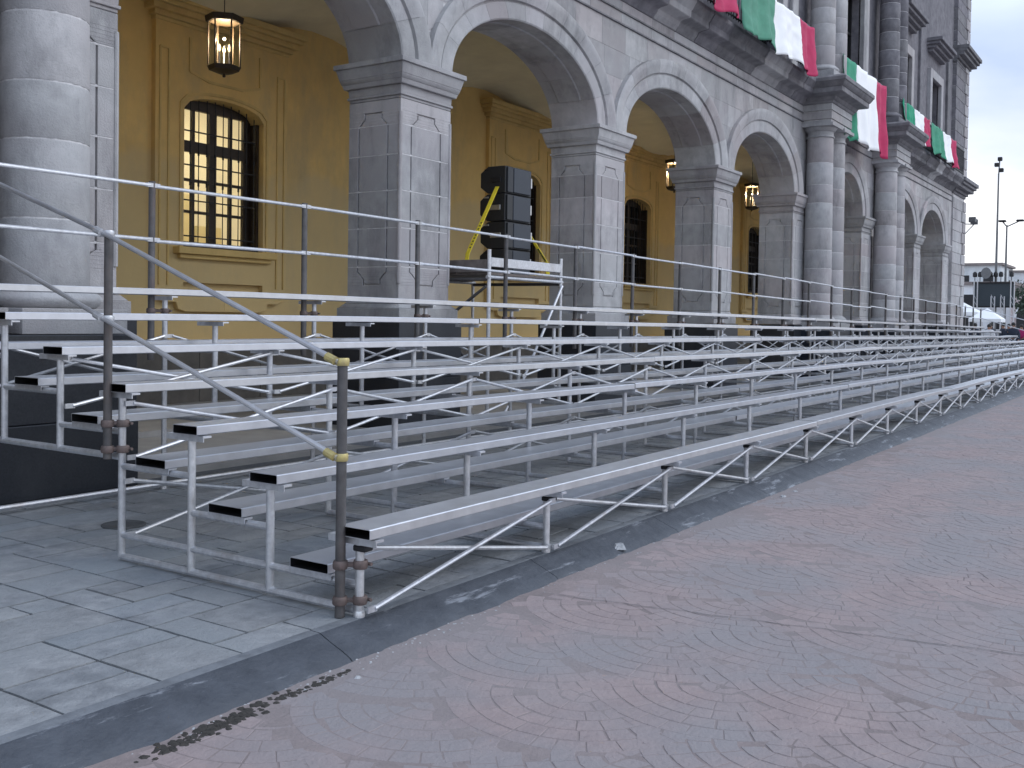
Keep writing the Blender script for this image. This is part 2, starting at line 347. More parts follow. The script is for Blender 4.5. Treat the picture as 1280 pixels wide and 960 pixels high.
# sidewalk and slabs
sm = MB(); sm.box(-8, 75, KY + .11, 10.4, -.3, -.011)
sidewalk = tag(obj('sidewalk', sm, M['joint']), kind='structure')
U = .222
NX, NY = 120, 19
occ = [[False] * NY for _ in range(NX)]
sizes = [(2, 2), (2, 2), (2, 2), (2, 1), (1, 1), (1, 2), (3, 2), (2, 1)]
slabs = []
for i in range(NX):
    for j in range(NY):
        if occ[i][j]: continue
        random.shuffle(sizes)
        for a, c in sizes + [(1, 2), (2, 1), (1, 1)]:
            if i + a <= NX and j + c <= NY and not any(occ[p][q] for p in range(i, i + a) for q in range(j, j + c)):
                for p in range(i, i + a):
                    for q in range(j, j + c): occ[p][q] = True
                slabs.append((i, j, a, c)); break
def slab(mb, i, j, a, c):
    x0, y0 = -.6 + i * U, KY + .115 + j * U
    g_ = .0075; z = rnd(-.003, .001)
    nx, ny = max(2, a * 2), max(2, c * 2)
    jit = lambda: rnd(-.0022, .0022)
    vs, fs = [], []
    for p in range(nx + 1):
        for q in range(ny + 1):
            ex, ey = p in (0, nx), q in (0, ny)
            x = x0 + g_ + (a * U - 2 * g_) * p / nx + (jit() if ex else 0)
            y = y0 + g_ + (c * U - 2 * g_) * q / ny + (jit() if ey else 0)
            vs.append((x, y, z + rnd(-.0012, .0012) - (.003 if ex or ey else 0)))
    for p in range(nx):
        for q in range(ny):
            o = p * (ny + 1) + q; fs.append((o, o + ny + 1, o + ny + 2, o + 1))
    ring = [p * (ny + 1) for p in range(nx + 1)] + [nx * (ny + 1) + q for q in range(1, ny + 1)] + [p * (ny + 1) + ny for p in range(nx - 1, -1, -1)] + [q for q in range(ny - 1, 0, -1)]
    b0 = len(vs); vs += [(vs[r][0], vs[r][1], -.02) for r in ring]; k = len(ring)
    fs += [(ring[r], ring[(r + 1) % k], b0 + (r + 1) % k, b0 + r) for r in range(k)]
    mb.add(vs, fs)
slabs.sort(key=lambda s: s[0])
for s_ in slabs[:290]:
    mb = MB(); slab(mb, *s_); obj('paving_slab', mb, M['slab'], sidewalk, angle=60)
mb = MB()
for s_ in slabs[290:]: slab(mb, *s_)
tag(obj('paving_field', mb, M['slab'], sidewalk, angle=60), kind='stuff')
mb = MB(); mb.box(-.6 + NX * U + .01, 75, KY + .115, 8.0, -.05, -.003); obj('far_paving', mb, M['slab'], sidewalk)
# low disc added for a round dark stain under the grandstand
mb = MB(); mb.lathe([(.155, -.005), (.155, .006), (.14, .009), (.135, .006), (.02, .006), (.01, .007)], 4.58, 6.44, 28)
tag(obj('stain_disc', mb, M['joint']), 'round dark stain on the grey paving under the bleacher, built as a low disc', 'drain cover')

# kerb: short dark sections, sloping face with a broken lower edge
kerb = bpy.data.objects.new('kerb', None); COL.objects.link(kerb); kerb['kind'] = 'structure'
xs = [-7.5]
while xs[-1] < 70: xs.append(xs[-1] + rnd(1.8, 2.4) if xs[-1] < 24 else xs[-1] + 7)
for xa, xb in zip(xs[:-1], xs[1:]):
    xa += .003; xb -= .003
    nx = max(6, int((xb - xa) / (.05 if xb < 14 else .4))); vs, fs = [], []
    prof = [(KY + .112, 0.0), (KY + .045, -.002), (KY + .01, -.02), (KY - .04, -.038), (KY - .10, -.062), (KY - .155, -.085), (KY - .185, -.112)]
    for p in range(nx + 1):
        x = xa + (xb - xa) * p / nx
        n1 = noise.noise(Vector((x * 2.2, 3, 0))) * .5 + noise.noise(Vector((x * 7, 1, 4))) * .35 + noise.noise(Vector((x * 19, 1, 4))) * .2
        near = 1 if x < 9 else .5
        for q, (y, z) in enumerate(prof):
            k_ = (q / 6) ** 3
            rr_ = (noise.noise(Vector((x * 5, y * 9, 2))) * .005 + noise.noise(Vector((x * 17, y * 25, 2))) * .003) * (q > 1)
            vs.append((x, y + n1 * .085 * k_ * near + (noise.noise(Vector((x * 3, 7, 1))) * .008 if q == 2 else 0), z + rr_))
    for p in range(nx):
        for q in range(6):
            o = p * 7 + q; fs.append((o, o + 1, o + 8, o + 7))
    o = len(vs); vs += [(xa, KY + .112, -.13), (xb, KY + .112, -.13)]
    fs.append(tuple(range(7)) + (o,)); fs.append(tuple(nx * 7 + q for q in range(6, -1, -1)) + (o + 1,))
    mb = MB(); mb.add(vs, fs); mb.mi = [1 if (i < nx * 6 and i % 6 < 1) else 0 for i in range(len(fs))]; obj('kerb_section', mb, [M['kerb'], M['kerb_top']], kerb, angle=40)
# rubble along the broken kerb foot
def chip(mb, x, y, z, s, flat=.5):
    a = [rnd(.6, 1) * s for _ in range(6)]; t0 = rnd(0, 6)
    lo = [(x + a[i] * math.cos(t0 + i * 1.047), y + a[i] * math.sin(t0 + i * 1.047), z) for i in range(6)]
    hi = [(x + .6 * a[i] * math.cos(t0 + i * 1.047), y + .6 * a[i] * math.sin(t0 + i * 1.047), z + s * flat * rnd(.6, 1)) for i in range(6)]
    mb.add(lo + hi, [(i, (i + 1) % 6, 6 + (i + 1) % 6, 6 + i) for i in range(6)] + [tuple(range(6, 12))])
mb = MB()
for i in range(190):
    x = rnd(2.3, 13); x = x if random.random() < .5 else rnd(2.5, 4.8)
    chip(mb, x, 3.245 + random.gauss(0, .03), -.103, rnd(.004, .013))
tag(obj('kerb_rubble', mb, M['litter']), 'tiny pale concrete crumbs scattered along the broken foot of the dark kerb', 'rubble', kind='stuff')
mb = MB()
for i in range(240):
    x = 2.72 + random.gauss(0, .17); chip(mb, x, 3.20 + (x - 2.7) * .05 + random.gauss(0, .022), -.103, rnd(.010, .030), .34)
for i in range(90):
    x = rnd(3.05, 3.5); chip(mb, x, 3.21 + random.gauss(0, .014), -.103, rnd(.008, .022), .34)
tag(obj('dirt_patch', mb, M['dirt']), 'dark damp dirt and leaf litter gathered in the broken gutter at lower left', 'dirt', kind='stuff')
def chunk(label, x, y, s, z=-.1):
    mb = MB(); 
    for k in range(3): chip(mb, x + rnd(-.4, .4) * s, y + rnd(-.3, .3) * s, z, s * rnd(.6, 1), .5)
    tag(obj('concrete_chunk', mb, M['litter']), label, 'rubble')
chunk('largest pale broken concrete chunk lying on the dark kerb below the second bleacher leg', 6.42, 3.33, .085, -.075)
chunk('small white chip on the gutter line, left one of the pair farther along the kerb', 9.42, 3.17, .035)
chunk('small white chip on the gutter line, right one of the pair farther along the kerb', 9.78, 3.17, .03)
chunk('small white chip on the pink street below the broken kerb by the front pole', 3.45, 3.12, .022)

# ================================================================== BLEACHER
X0, BAY, NB = 3.91, 1.83, 24
Y1, DY = 3.53, .662
yk = lambda k: Y1 + DY * (k - 1)                       # k = 1..7
zs = lambda k: .44 + .2145 * (k - 1)                   # plank centre
yf = lambda k: Y1 + DY * (k - 1) + .30                # foot plank k = 1..6
zf = lambda k: .225 + .2145 * (k - 1)
sz = lambda x: 1 - .0036 * max(0, x - 8)
bl = thing('bleacher', 'long silver aluminium bleacher of seven bench rows on a tube frame along the arcade', 'bleacher', (X0, Y1, 0))
bl.location = (0, 0, 0)
r_ = .0235
def post_mesh(y, z0, z1, foot=False):
    mb = MB(); mb.tube((0, y, z0), (0, y, z1), r_, 12)
    if foot: mb.lathe([(.03, -.002), (.03, .02), (.026, .03)], 0, y, 12)
    return mb.mesh('post', M['galv'])
posts_front = [post_mesh(yk(1), 0, zs(1) - .045, True)] + [post_mesh(yk(k), .03, zs(k) - .045) for k in (2, 3, 4)]
posts_back = [post_mesh(yk(5), .65, zs(5) - .045), post_mesh(yk(6), .65, zs(6) - .045), post_mesh(yk(7), 0, zs(7) - .045, True)]
def bracket(mb, y, z, w=.30):
    mb.box(-.03, .03, y - w / 2 + .015, y + w / 2 + .045, z - .012, z, 0)
    mb.box(-.03, -.024, y - w / 2 + .015, y + w / 2 + .045, z - .035, z - .012, 0)
mb = MB()
mb.tube((0, yk(1) + .03, .03), (0, yk(4), .03), .022, 10)
mb.tube((0, yk(1), zf(1) - .06), (0, yk(4), zf(1) - .06), .02, 10)
mb.tube((0, yk(2), zf(2) - .06), (0, yk(3), zf(2) - .06), .02, 10)
mb.tube((0, yk(3), zf(3) - .06), (0, yk(4), zf(3) - .06), .02, 10)
for k in (1, 2, 3, 4): bracket(mb, yk(k), zs(k) - .028)
for k in (1, 2, 3): bracket(mb, yf(k), zf(k) - .028, .28)
FF = mb.mesh('support_frame', M['galv'])
mb = MB()
mb.tube((0, yk(4), .65), (0, yk(7), .65), .022, 10)
for k in (4, 5, 6): mb.tube((0, yk(k), zf(k) - .06), (0, yk(k + 1), zf(k) - .06), .02, 10)
for k in (5, 6, 7): bracket(mb, yk(k), zs(k) - .028)
for k in (4, 5, 6): bracket(mb, yf(k), zf(k) - .028, .28)
FB = mb.mesh('support_frame', M['galv'])
braces = {}
def brace_mesh(y, zl, zh, flip, off):
    mb = MB(); a, c = (zl, zh) if not flip else (zh, zl)
    mb.tube((.05, y + off, a), (BAY - .05, y + off, c), .0135, 8)
    for x_, z_ in ((.03, a), (BAY - .03, c)): mb.box(x_ - .035, x_ + .035, y + off - .006, y + off + .006, z_ - .016, z_ + .016)
    return mb.mesh('cross_brace', M['galv'])
BR = [brace_mesh(y, a, c, fl, (-.034 if fl else -.06)) for (y, a, c) in ((yk(1), .04, .352), (yk(4), .65, .985), (yk(4), .17, .50), (yk(5), .93, 1.24), (yk(7), .92, 1.35)) for fl in (0, 1)]
LEDG = MB().tube((0, yk(7) - .03, .05), (BAY, yk(7) - .03, .05), .02, 8).mesh('ledger_tube', M['galv'])
mb = MB()
mb.box(-.03, .04, yk(1) - .058, yk(1) + .026, .342, .372)
PIN = mb.mesh('brace_clamp', M['iron_and_shade'], bevel=.006)
for i in range(NB + 1):
    x = X0 + BAY * i
    fr = link('support_frame', FF, bl, (x, 0, 0)); fr.scale.z = sz(x)
    for pm in posts_front: link('post', pm, fr)
    link('brace_clamp', PIN, fr)
    fb = link('support_frame', FB, bl, (x, 0, 0)); fb.scale.z = sz(x)
    for pm in posts_back: link('post', pm, fb)
    if i < NB:
        for bm_ in BR:
            o = link('cross_brace', bm_, bl, (x, 0, 0)); o.scale.z = sz(x + .9)
        link('ledger_tube', LEDG, bl, (x, 0, 0))
# extra ledger that runs on past the near end
obj('ledger_tube', MB().tube((X0 - 2.2, yk(7) - .03, .05), (X0, yk(7) - .03, .05), .02, 8), M['galv'], bl)
def plank(name, y, z, xa, xb, w, dy=0, dz=0):
    """hollow extruded board with rounded nose and open ends"""
    h, c, t_ = .054, .005, .0035
    out_ = [(-w / 2 + c, -h / 2), (w / 2 - c, -h / 2), (w / 2, -h / 2 + c), (w / 2, h / 2 - c), (w / 2 - c, h / 2), (-w / 2 + c, h / 2), (-w / 2, h / 2 - c), (-w / 2, -h / 2 + c)]
    inn = [(a * (1 - 2 * t_ / w), b_ * (1 - 2 * t_ / h)) for a, b_ in out_]
    k = 8; vs = []; nseg = max(2, int((xb - xa) / BAY) * 2); fs = []
    for s_ in range(nseg + 1):
        x = xa + (xb - xa) * s_ / nseg
        zz = z * sz(x) + dz + noise.noise(Vector((x * .35, y * 3, 5))) * (.009 if x < 18 else .022); yy = y + dy + noise.noise(Vector((x * .3, y * 2, 9))) * .008
        vs += [(x, yy + a, zz + b_) for a, b_ in out_]
    for s_ in range(nseg):
        fs += [(s_ * k + i, s_ * k + (i + 1) % k, (s_ + 1) * k + (i + 1) % k, (s_ + 1) * k + i) for i in range(k)]
    mb = MB(); mb.add(vs, fs)
    for x, s0, sg in ((xa, 0, 1), (xb, nseg, -1)):
        ring = vs[s0 * k:(s0 + 1) * k]; cy = sum(p[1] for p in ring) / k; cz = sum(p[2] for p in ring) / k
        iv = [(x, cy + a, cz + b_) for a, b_ in inn]; deep = [(x + sg * .5, cy + a, cz + b_) for a, b_ in inn]
        o = [(i, (i + 1) % k, k + (i + 1) % k, k + i) for i in range(k)]
        mb.add(list(ring) + iv, o); mb.add(iv + deep, o + [tuple(range(k, 2 * k))], 1)  # hollow inside is coloured black, its shade put into the material
    return obj(name, mb, [M['alu'], M['iron_and_shade']], bl, angle=25)
cuts = {1: [4, 8, 13, 18], 2: [6, 11, 17], 3: [3, 9, 14, 20], 4: [4, 10, 15, 20], 5: [7, 12, 18], 6: [3, 8, 13, 19], 7: [6, 11, 16, 21]}
for k in range(1, 8):
    cs = [0] + cuts[k] + [NB]
    for n_, (a, c) in enumerate(zip(cs[:-1], cs[1:])):
        over = .10 if n_ else 0
        plank('seat_plank', yk(k) - .01, zs(k) + (.002 if n_ % 2 else 0), X0 + a * BAY - (.06 if a == 0 else -.012), X0 + c * BAY + .03 * (c == NB), .215, dy=rnd(-.004, .004), dz=.004 * (n_ % 2) + rnd(0, .004))
for k in range(1, 7):
    cs = [0] + [q + 1 for q in cuts[k + 1] if q + 1 < NB] + [NB]
    for n_, (a, c) in enumerate(zip(cs[:-1], cs[1:])):
        plank('foot_plank', yf(k), zf(k), X0 + a * BAY - (.06 if a == 0 else -.012), X0 + c * BAY, .28, dy=rnd(-.006, .006), dz=rnd(0, .004))
# railings
def coupler(parent, x, y, z, x2, y2):
    mb = MB(); d = Vector((x2 - x, y2 - y, 0)); L_ = max(d.length, .01)
    for (a, c) in ((x, y), (x2, y2)):
        mb.lathe([(.036, z - .022), (.04, z - .012), (.04, z + .012), (.036, z + .022)], a, c, 10)
    mb.tube((x, y, z), (x2, y2, z), .014, 6)
    mb.tube((x2 + .03, y2 - .05, z), (x2 + .03, y2 + .04, z), .01, 6)
    return obj('coupler', mb, M['clamp'], parent)
def pole(x, y, z0, z1, r=.0235):
    return obj('railing_post', MB().tube((x, y, z0), (x, y, z1), r, 12), M['pole'], bl)
YR = 7.52
tops = []
for i in range(0, NB + 1):
    x = X0 + BAY * i - .13; s_ = sz(x)
    tilt = rnd(-.012, .012)
    p_ = obj('railing_post', MB().tube((x, YR, 1.14 * s_), (x + tilt, YR, 2.69 * s_), .029, 12), M['pole'], bl)
    tops.append((x + tilt, s_))
    if i < 16:
        coupler(p_, x, YR, 1.30 * s_, x + .13, yk(7)); coupler(p_, x, YR, 1.57 * s_, x + .13, yk(7))
for (xa, sa), (xb, sb) in zip(tops[:-1], tops[1:]):
    for z in (2.655, 2.185):
        dz = rnd(-.012, .012) * (1 if xa < 18 else 3)
        mb = MB(); mb.tube((xa + .03, YR - .015, z * sa + dz), (xb - .03, YR - .015, z * sb + dz * .4), .0165, 10)
        for x_, s_ in ((xa + .035, sa), (xb - .035, sb)): mb.box(x_ - .03, x_ + .03, YR - .028, YR + .004, z * s_ - .018, z * s_ + .018)
        obj('guard_rail', mb, M['galv'], bl)
def end_rail(x, s_):
    pts = [(3.605, 0.0, 1.335), (5.572, .64, 2.05), (YR, 1.14, 2.69)]
    for y, z0, z1 in pts[:2]:
        p_ = pole(x, y, z0 * s_, z1 * s_, .0265)
        if y < 4:
            coupler(p_, x, y, .085, x + .07, yk(1)); coupler(p_, x, y, .27, x + .07, yk(1))
        else:
            coupler(p_, x, y, .70 * s_, x + .07, yk(4)); coupler(p_, x, y, .86 * s_, x + .07, yk(4))
    for zz in ((1.315, 2.035, 2.655), (.825, 1.51, 2.185)):
        for (ya, za), (yb_, zb) in zip(((3.605, zz[0]), (5.572, zz[1])), ((5.572, zz[1]), (YR, zz[2]))):
            xo = x - .03 * (1 if x < 10 else -1)
            obj('end_rail', MB().tube((xo, ya, za * s_), (xo, yb_, zb * s_), .0158, 10), M['alu'], bl)
            mb = MB(); mb.lathe([(.033, za * s_ - .02), (.036, za * s_ - .012), (.036, za * s_ + .012), (.033, za * s_ + .02)], x, ya, 12); mb.tube((xo - .012, ya + .01, za * s_ + .004), (xo - .012, ya + .07, za * s_ + .026), .023, 10); obj('rail_fitting', mb, M['brass'] if ya < 4 else M['galv'], bl)
end_rail(X0 - .065, 1)
end_rail(X0 + NB * BAY + .065, sz(X0 + NB * BAY))

# ================================================================== PALACE
B = thing('arcaded_palace', 'long grey stone government palace with an ochre walled arcade behind the bleacher', 'building', (0, 0, 0))
YF, YB = 8.77, 9.69
ZS, AR, BR_ = 4.97, 2.115, 1.20            # springing, half span, rise
def piece(name, mb, mt, parent, **k): return obj(name, mb, mt, parent, **k)
# --- pier with panelled faces, five courses
def panel_pieces(mb, W_, zb, zt, fn, za, zc, d0, d1, pf=.56):
    """the part of a panelled face between heights za and zc: two stiles and the field, groove between"""
    pw = W_ * pf; gq = .024
    def w(z, upper):                                     # half width of the panel outline at height z
        lo, hi = zb + .22, zt - .22
        if z < lo - .18 or z > hi + .18: return 0
        if lo <= z <= hi: return pw
        t_ = (z - hi) / .18 if z > hi else (lo - z) / .18
        return pw * (1.0 - t_ / .15 * .16 if t_ < .15 else (.84 - (t_ - .15) / .4 * .26 if t_ < .55 else .56))
    z0, z1 = zb + .04, zt - .04
    cutz = sorted(set([za, zc] + [c for c in (z0, z1, zb + .08, zb + .12, zb + .16, zb + .193, zb + .22, zt - .22, zt - .193, zt - .16, zt - .12, zt - .08) if za < c < zc]))
    for a, c in zip(cutz[:-1], cutz[1:]):
        if c <= z0 + 1e-6 or a >= z1 - 1e-6:
            mb.prism([(-W_, a), (W_, a), (W_, c), (-W_, c)], fn, d0, d1); continue
        wa, wc = max(w(a, 0), pw * .56), max(w(c, 0), pw * .56)
        ga = gq
        mb.prism([(-W_, a), (-wa - ga, a), (-wc - ga, c), (-W_, c)], fn, d0, d1)
        mb.prism([(wa + ga, a), (W_, a), (W_, c), (wc + ga, c)], fn, d0, d1)
        aa, cc = a, c
        if abs(a - z0) < 1e-6: aa = a + .022
        if abs(c - z1) < 1e-6: cc = c - .022
        mb.prism([(-wa, aa), (wa, aa), (wc, cc), (-wc, cc)], fn, d0, d1)
PW = 1.09
COURSE = [1.78, 2.22, 2.74, 3.24, 3.72, 4.12, 4.46]
blk = []
for a, c in zip(COURSE[:-1], COURSE[1:]):
    mb = MB(); h = PW / 2; gp = .005
    panel_pieces(mb, h - .0, COURSE[0] + .15, COURSE[-1] - .12, lambda u, v, d: (h + u, d, v), a + gp, c - gp, 0, .04)
    hd = (YB - YF - .045) / 2
    panel_pieces(mb, hd, COURSE[0] + .15, COURSE[-1] - .12, lambda u, v, d: (d, .042 + hd + u, v), a + gp, c - gp, 0, .04)
    panel_pieces(mb, hd, COURSE[0] + .15, COURSE[-1] - .12, lambda u, v, d: (PW - .04 + d, .042 + hd + u, v), a + gp, c - gp, 0, .04)
    mb.box(.041, PW - .041, YB - YF - .04, YB - YF, a + gp, c - gp)
    blk.append(mb.mesh('stone_block', M['stone'], bevel=.003))
corem = MB(); corem.box(.034, PW - .034, .034, YB - YF - .034, 1.7, ZS - .02)
for z in COURSE[1:-1]: corem.box(.004, PW - .004, .004, YB - YF - .004, z - .012, z + .012)
corem = corem.mesh('pier_core', M['mortar'])
def ring_boxes(mb, x0, x1, y0, y1, layers):
    for e_, z0, z1 in layers: mb.box(x0 - e_, x1 + e_, y0 - e_, y1 + e_, z0, z1)
cap = MB()
D_ = YB - YF
for e0, z0, e1, z1 in ((.0, 4.462, .0, 4.50), (.022, 4.50, .022, 4.535), (.005, 4.535, .012, 4.64), (.055, 4.64, .075, 4.70), (.078, 4.70, .10, 4.76), (.10, 4.76, .135, 4.90), (.16, 4.90, .16, 4.968)):
    cap.add([(-e0, -e0, z0), (PW + e0, -e0, z0), (PW + e0, D_ + e0, z0), (-e0, D_ + e0, z0), (-e1, -e1, z1), (PW + e1, -e1, z1), (PW + e1, D_ + e1, z1), (-e1, D_ + e1, z1)],
            [(0, 3, 2, 1), (4, 5, 6, 7), (0, 1, 5, 4), (1, 2, 6, 5), (2, 3, 7, 6), (3, 0, 4, 7)])
cap = cap.mesh('capital', M['stone'], bevel=.006)
base = MB()
for e0, z0, e1, z1 in ((.10, 1.505, .10, 1.66), (.085, 1.662, .03, 1.72), (.025, 1.722, .0, 1.778)):
    base.add([(-e0, -e0, z0), (PW + e0, -e0, z0), (PW + e0, D_ + e0, z0), (-e0, D_ + e0, z0), (-e1, -e1, z1), (PW + e1, -e1, z1), (PW + e1, D_ + e1, z1), (-e1, D_ + e1, z1)],
             [(0, 3, 2, 1), (4, 5, 6, 7), (0, 1, 5, 4), (1, 2, 6, 5), (2, 3, 7, 6), (3, 0, 4, 7)])
base = base.mesh('base_moulding', M['stone'], bevel=.006)
ped = MB(); ped.box(-.14, PW + .14, -.14, D_ + .14, 0, .72); ped = ped.mesh('granite_slab', M['granite'], bevel=.006)
ped2 = MB(); ped2.box(-.14, PW + .14, -.14, D_ + .14, .724, 1.50); ped2 = ped2.mesh('granite_slab', M['granite'], bevel=.006)
bead = MB().tube((.012, .012, 2.0), (.012, .012, 4.28), .03, 10).mesh('corner_bead', M['stone'])
beadr = MB().tube((PW - .012, .012, 2.0), (PW - .012, .012, 4.28), .03, 10).mesh('corner_bead', M['stone'])
PIERS = [-.31, 5.05, 10.41, 15.72, 21.05, 26.4, 28.81, 33.1, 35.16, 40.47, 45.83]
for px in PIERS:
    p_ = link('pier', corem, B, (px, YF, 0))
    for bm_ in blk: link('stone_block', bm_, p_)
    for nm, mm_ in (('capital', cap), ('base_moulding', base), ('granite_slab', ped), ('granite_slab', ped2), ('corner_bead', bead), ('corner_bead', beadr)): link(nm, mm_, p_)
# --- wall between the coupled piers
for x0, x1 in ((27.49, 28.81), (34.19, 35.16), (46.92, 47.5), (3.2, 5.05)):
    w_ = obj('wall_panel', MB().box(x0, x1, YF + .10, YB, 1.5, ZS), M['mortar'], B)
    for a, c in zip(COURSE[:-1], COURSE[1:]): obj('stone_block', MB().box(x0 + .004, x1 - .004, YF + .06, YF + .2, a + .005, c - .005), M['stone'], w_, bevel=.004)
    obj('granite_slab', MB().box(x0 - .02, x1 + .02, YF - .1, YB, 0, 1.498), M['granite'], w_)
# --- arches
ARCH = [(2.92, AR, BR_), (8.275, AR, BR_), (13.61, AR, BR_), (18.93, AR, BR_), (24.27, AR, BR_), (31.5, 1.6, 1.18), (38.36, AR, BR_), (43.69, AR, BR_)]
AW, AWZ = .575, .555                        # archivolt width at the side and at the crown
def epoint(cx, a, bb, t_, r): return (cx + (a + AW * r) * math.cos(t_), ZS + (bb + AWZ * r) * math.sin(t_))
prof_v = [(0.0, YB), (0.0, YF + .71), (-.03, YF + .69), (-.03, YF + .25), (0.0, YF + .23), (0.0, YF - .02), (.04, YF - .035), (.46, YF - .035), (.48, YF - .015), (.52, YF - .015), (.54, YF - .06), (.66, YF - .075), (.78, YF - .095), (.92, YF - .105), (1.0, YF - .09), (1.0, YF + .12), (.85, YF + .12), (.85, YB)]
def arch_seg(cx, a, bb, t0, t1, n, prof, grow=0):
    mb = MB(); k = len(prof); vs = []
    for i in range(n + 1):
        t_ = t0 + (t1 - t0) * i / n
        for r, y in prof:
            x, z = epoint(cx, a, bb, t_, r + grow); vs.append((x, y, z))
    fs = [(i * k + j, i * k + (j + 1) % k, (i + 1) * k + (j + 1) % k, (i + 1) * k + j) for i in range(n) for j in range(k)]
    fs += [tuple(range(k))[::-1], tuple(n * k + j for j in range(k))]
    return mb.add(vs, fs)
for cx, a, bb in ARCH:
    core = obj('arch', arch_seg(cx, a, bb, 0.0, math.pi, 32, [(.05, YF + .03), (.9, YF + .03), (.9, YB - .02), (.05, YB - .02)]), M['mortar'], B)
    nv = 11 if a > 2 else 9
    # equal arc lengths
    ts = [math.pi * i / 400 for i in range(401)]; ls = [0]
    for p, q in zip(ts[:-1], ts[1:]):
        xa, za = epoint(cx, a, bb, p, .5); xb, zb = epoint(cx, a, bb, q, .5); ls.append(ls[-1] + math.hypot(xb - xa, zb - za))
    cutt = [ts[min(range(401), key=lambda i: abs(ls[i] - ls[-1] * q / nv))] for q in range(nv + 1)]
    # the soffit panel stops short of the springing
    for q in range(nv):
        g_ = .0012
        pr = prof_v if 0 < q < nv - 1 else [(r if r >= 0 else 0.0, y) for r, y in prof_v]
        obj('voussoir', arch_seg(cx, a, bb, cutt[q] + g_, cutt[q + 1] - g_, 4, pr), M['stone'], core, angle=28)
# --- spandrels: coursed blocks cut by the arches, on a mortar core
ZT = 6.93
def low(x):
    z = ZS
    for cx, a, bb in ARCH:
        u = (x - cx) / (a + AW * .99)
        if abs(u) < 1: z = max(z, ZS + (bb + AWZ * .99) * math.sqrt(1 - u * u))
    return z
sp = obj('spandrel_wall', MB(), M['mortar'], B)
mb = MB(); x = -.4
while x < 47.5:
    x2 = min(x + .1, 47.5); za, zb = min(low(x), ZT), min(low(x2), ZT)
    if za < ZT - .01 or zb < ZT - .01:
        mb.add([(x, YF + .01, za), (x2, YF + .01, zb), (x2, YF + .01, ZT), (x, YF + .01, ZT), (x, YB, za), (x2, YB, zb), (x2, YB, ZT), (x, YB, ZT)],
               [(0, 1, 2, 3), (7, 6, 5, 4), (0, 4, 5, 1), (3, 2, 6, 7)])
    x = x2
sp.data = mb.mesh('spandrel_wall', M['mortar'])
crs = [ZS, 5.46, 5.95, 6.44, ZT]
for ci, (a, c) in enumerate(zip(crs[:-1], crs[1:])):
    x = -.4 + (.5 if ci % 2 else 0)
    while x < 47.4:
        x2 = min(x + rnd(.75, 1.15), 47.5); xs_ = [x + .002 + (x2 - x - .004) * i / 10 for i in range(11)]
        up = c - .002; lo = [max(low(q) + .003, a + .002) for q in xs_]
        i = 0
        while i < 11:
            if lo[i] >= up - .015: i += 1; continue
            j = i
            while j + 1 < 11 and lo[j + 1] < up - .015: j += 1
            if j > i:
                poly = [(xs_[q], lo[q]) for q in range(i, j + 1)] + [(xs_[j], up), (xs_[i], up)]
                obj('stone_block', MB().prism(poly, lambda u, v, d: (u, d, v), YF + rnd(-.0015, .0015), YF + .05), M['stone'], sp)
            i = j + 1
        x = x2
# --- frieze, cornice
x = -.4
en = obj('entablature', MB().box(-.4, 50.2, YF + .03, YB, ZT + .002, 8.0), M['mortar'], B)
while x < 47.4:
    x2 = min(x + rnd(1.0, 1.5), 47.5)
    obj('frieze_stone', MB().box(x + .003, x2 - .003, YF - .002, YF + .08, ZT + .03, 7.16), M['stone'], en, bevel=.004)
    obj('frieze_stone', MB().box(x + .003, x2 - .003, YF - .012, YF + .08, 7.19, 7.36), M['stone'], en, bevel=.004)
    x = x2
for z0, z1 in ((ZT + .004, ZT + .028), (7.162, 7.188)):
    obj('string_course', MB().box(-.4, 47.5, YF - .035, YF + .06, z0, z1), M['dark_stone'], en)
CP = [(YF + .1, 7.362), (YF - .04, 7.362), (YF - .07, 7.42), (YF - .10, 7.44), (YF - .14, 7.52), (YF - .2, 7.545), (YF - .34, 7.565), (YF - .37, 7.58), (YF - .375, 7.70), (YF - .40, 7.715), (YF - .47, 7.83), (YF - .49, 7.845), (YF - .49, 7.93), (YF + .1, 8.02)]
x = -.4
while x < 47.4:
    x2 = min(x + rnd(.8, 1.25), 47.5); dy, dz = rnd(-.012, .012), rnd(-.01, .01)
    obj('cornice_stone', MB().sweep([(y + (dy if y < YF else 0), z + dz * (i > 3)) for i, (y, z) in enumerate(CP)], x + .004, x2 - .004), M['dark_stone'] if random.random() < .9 else M['stone'], en, bevel=.006)
    x = x2
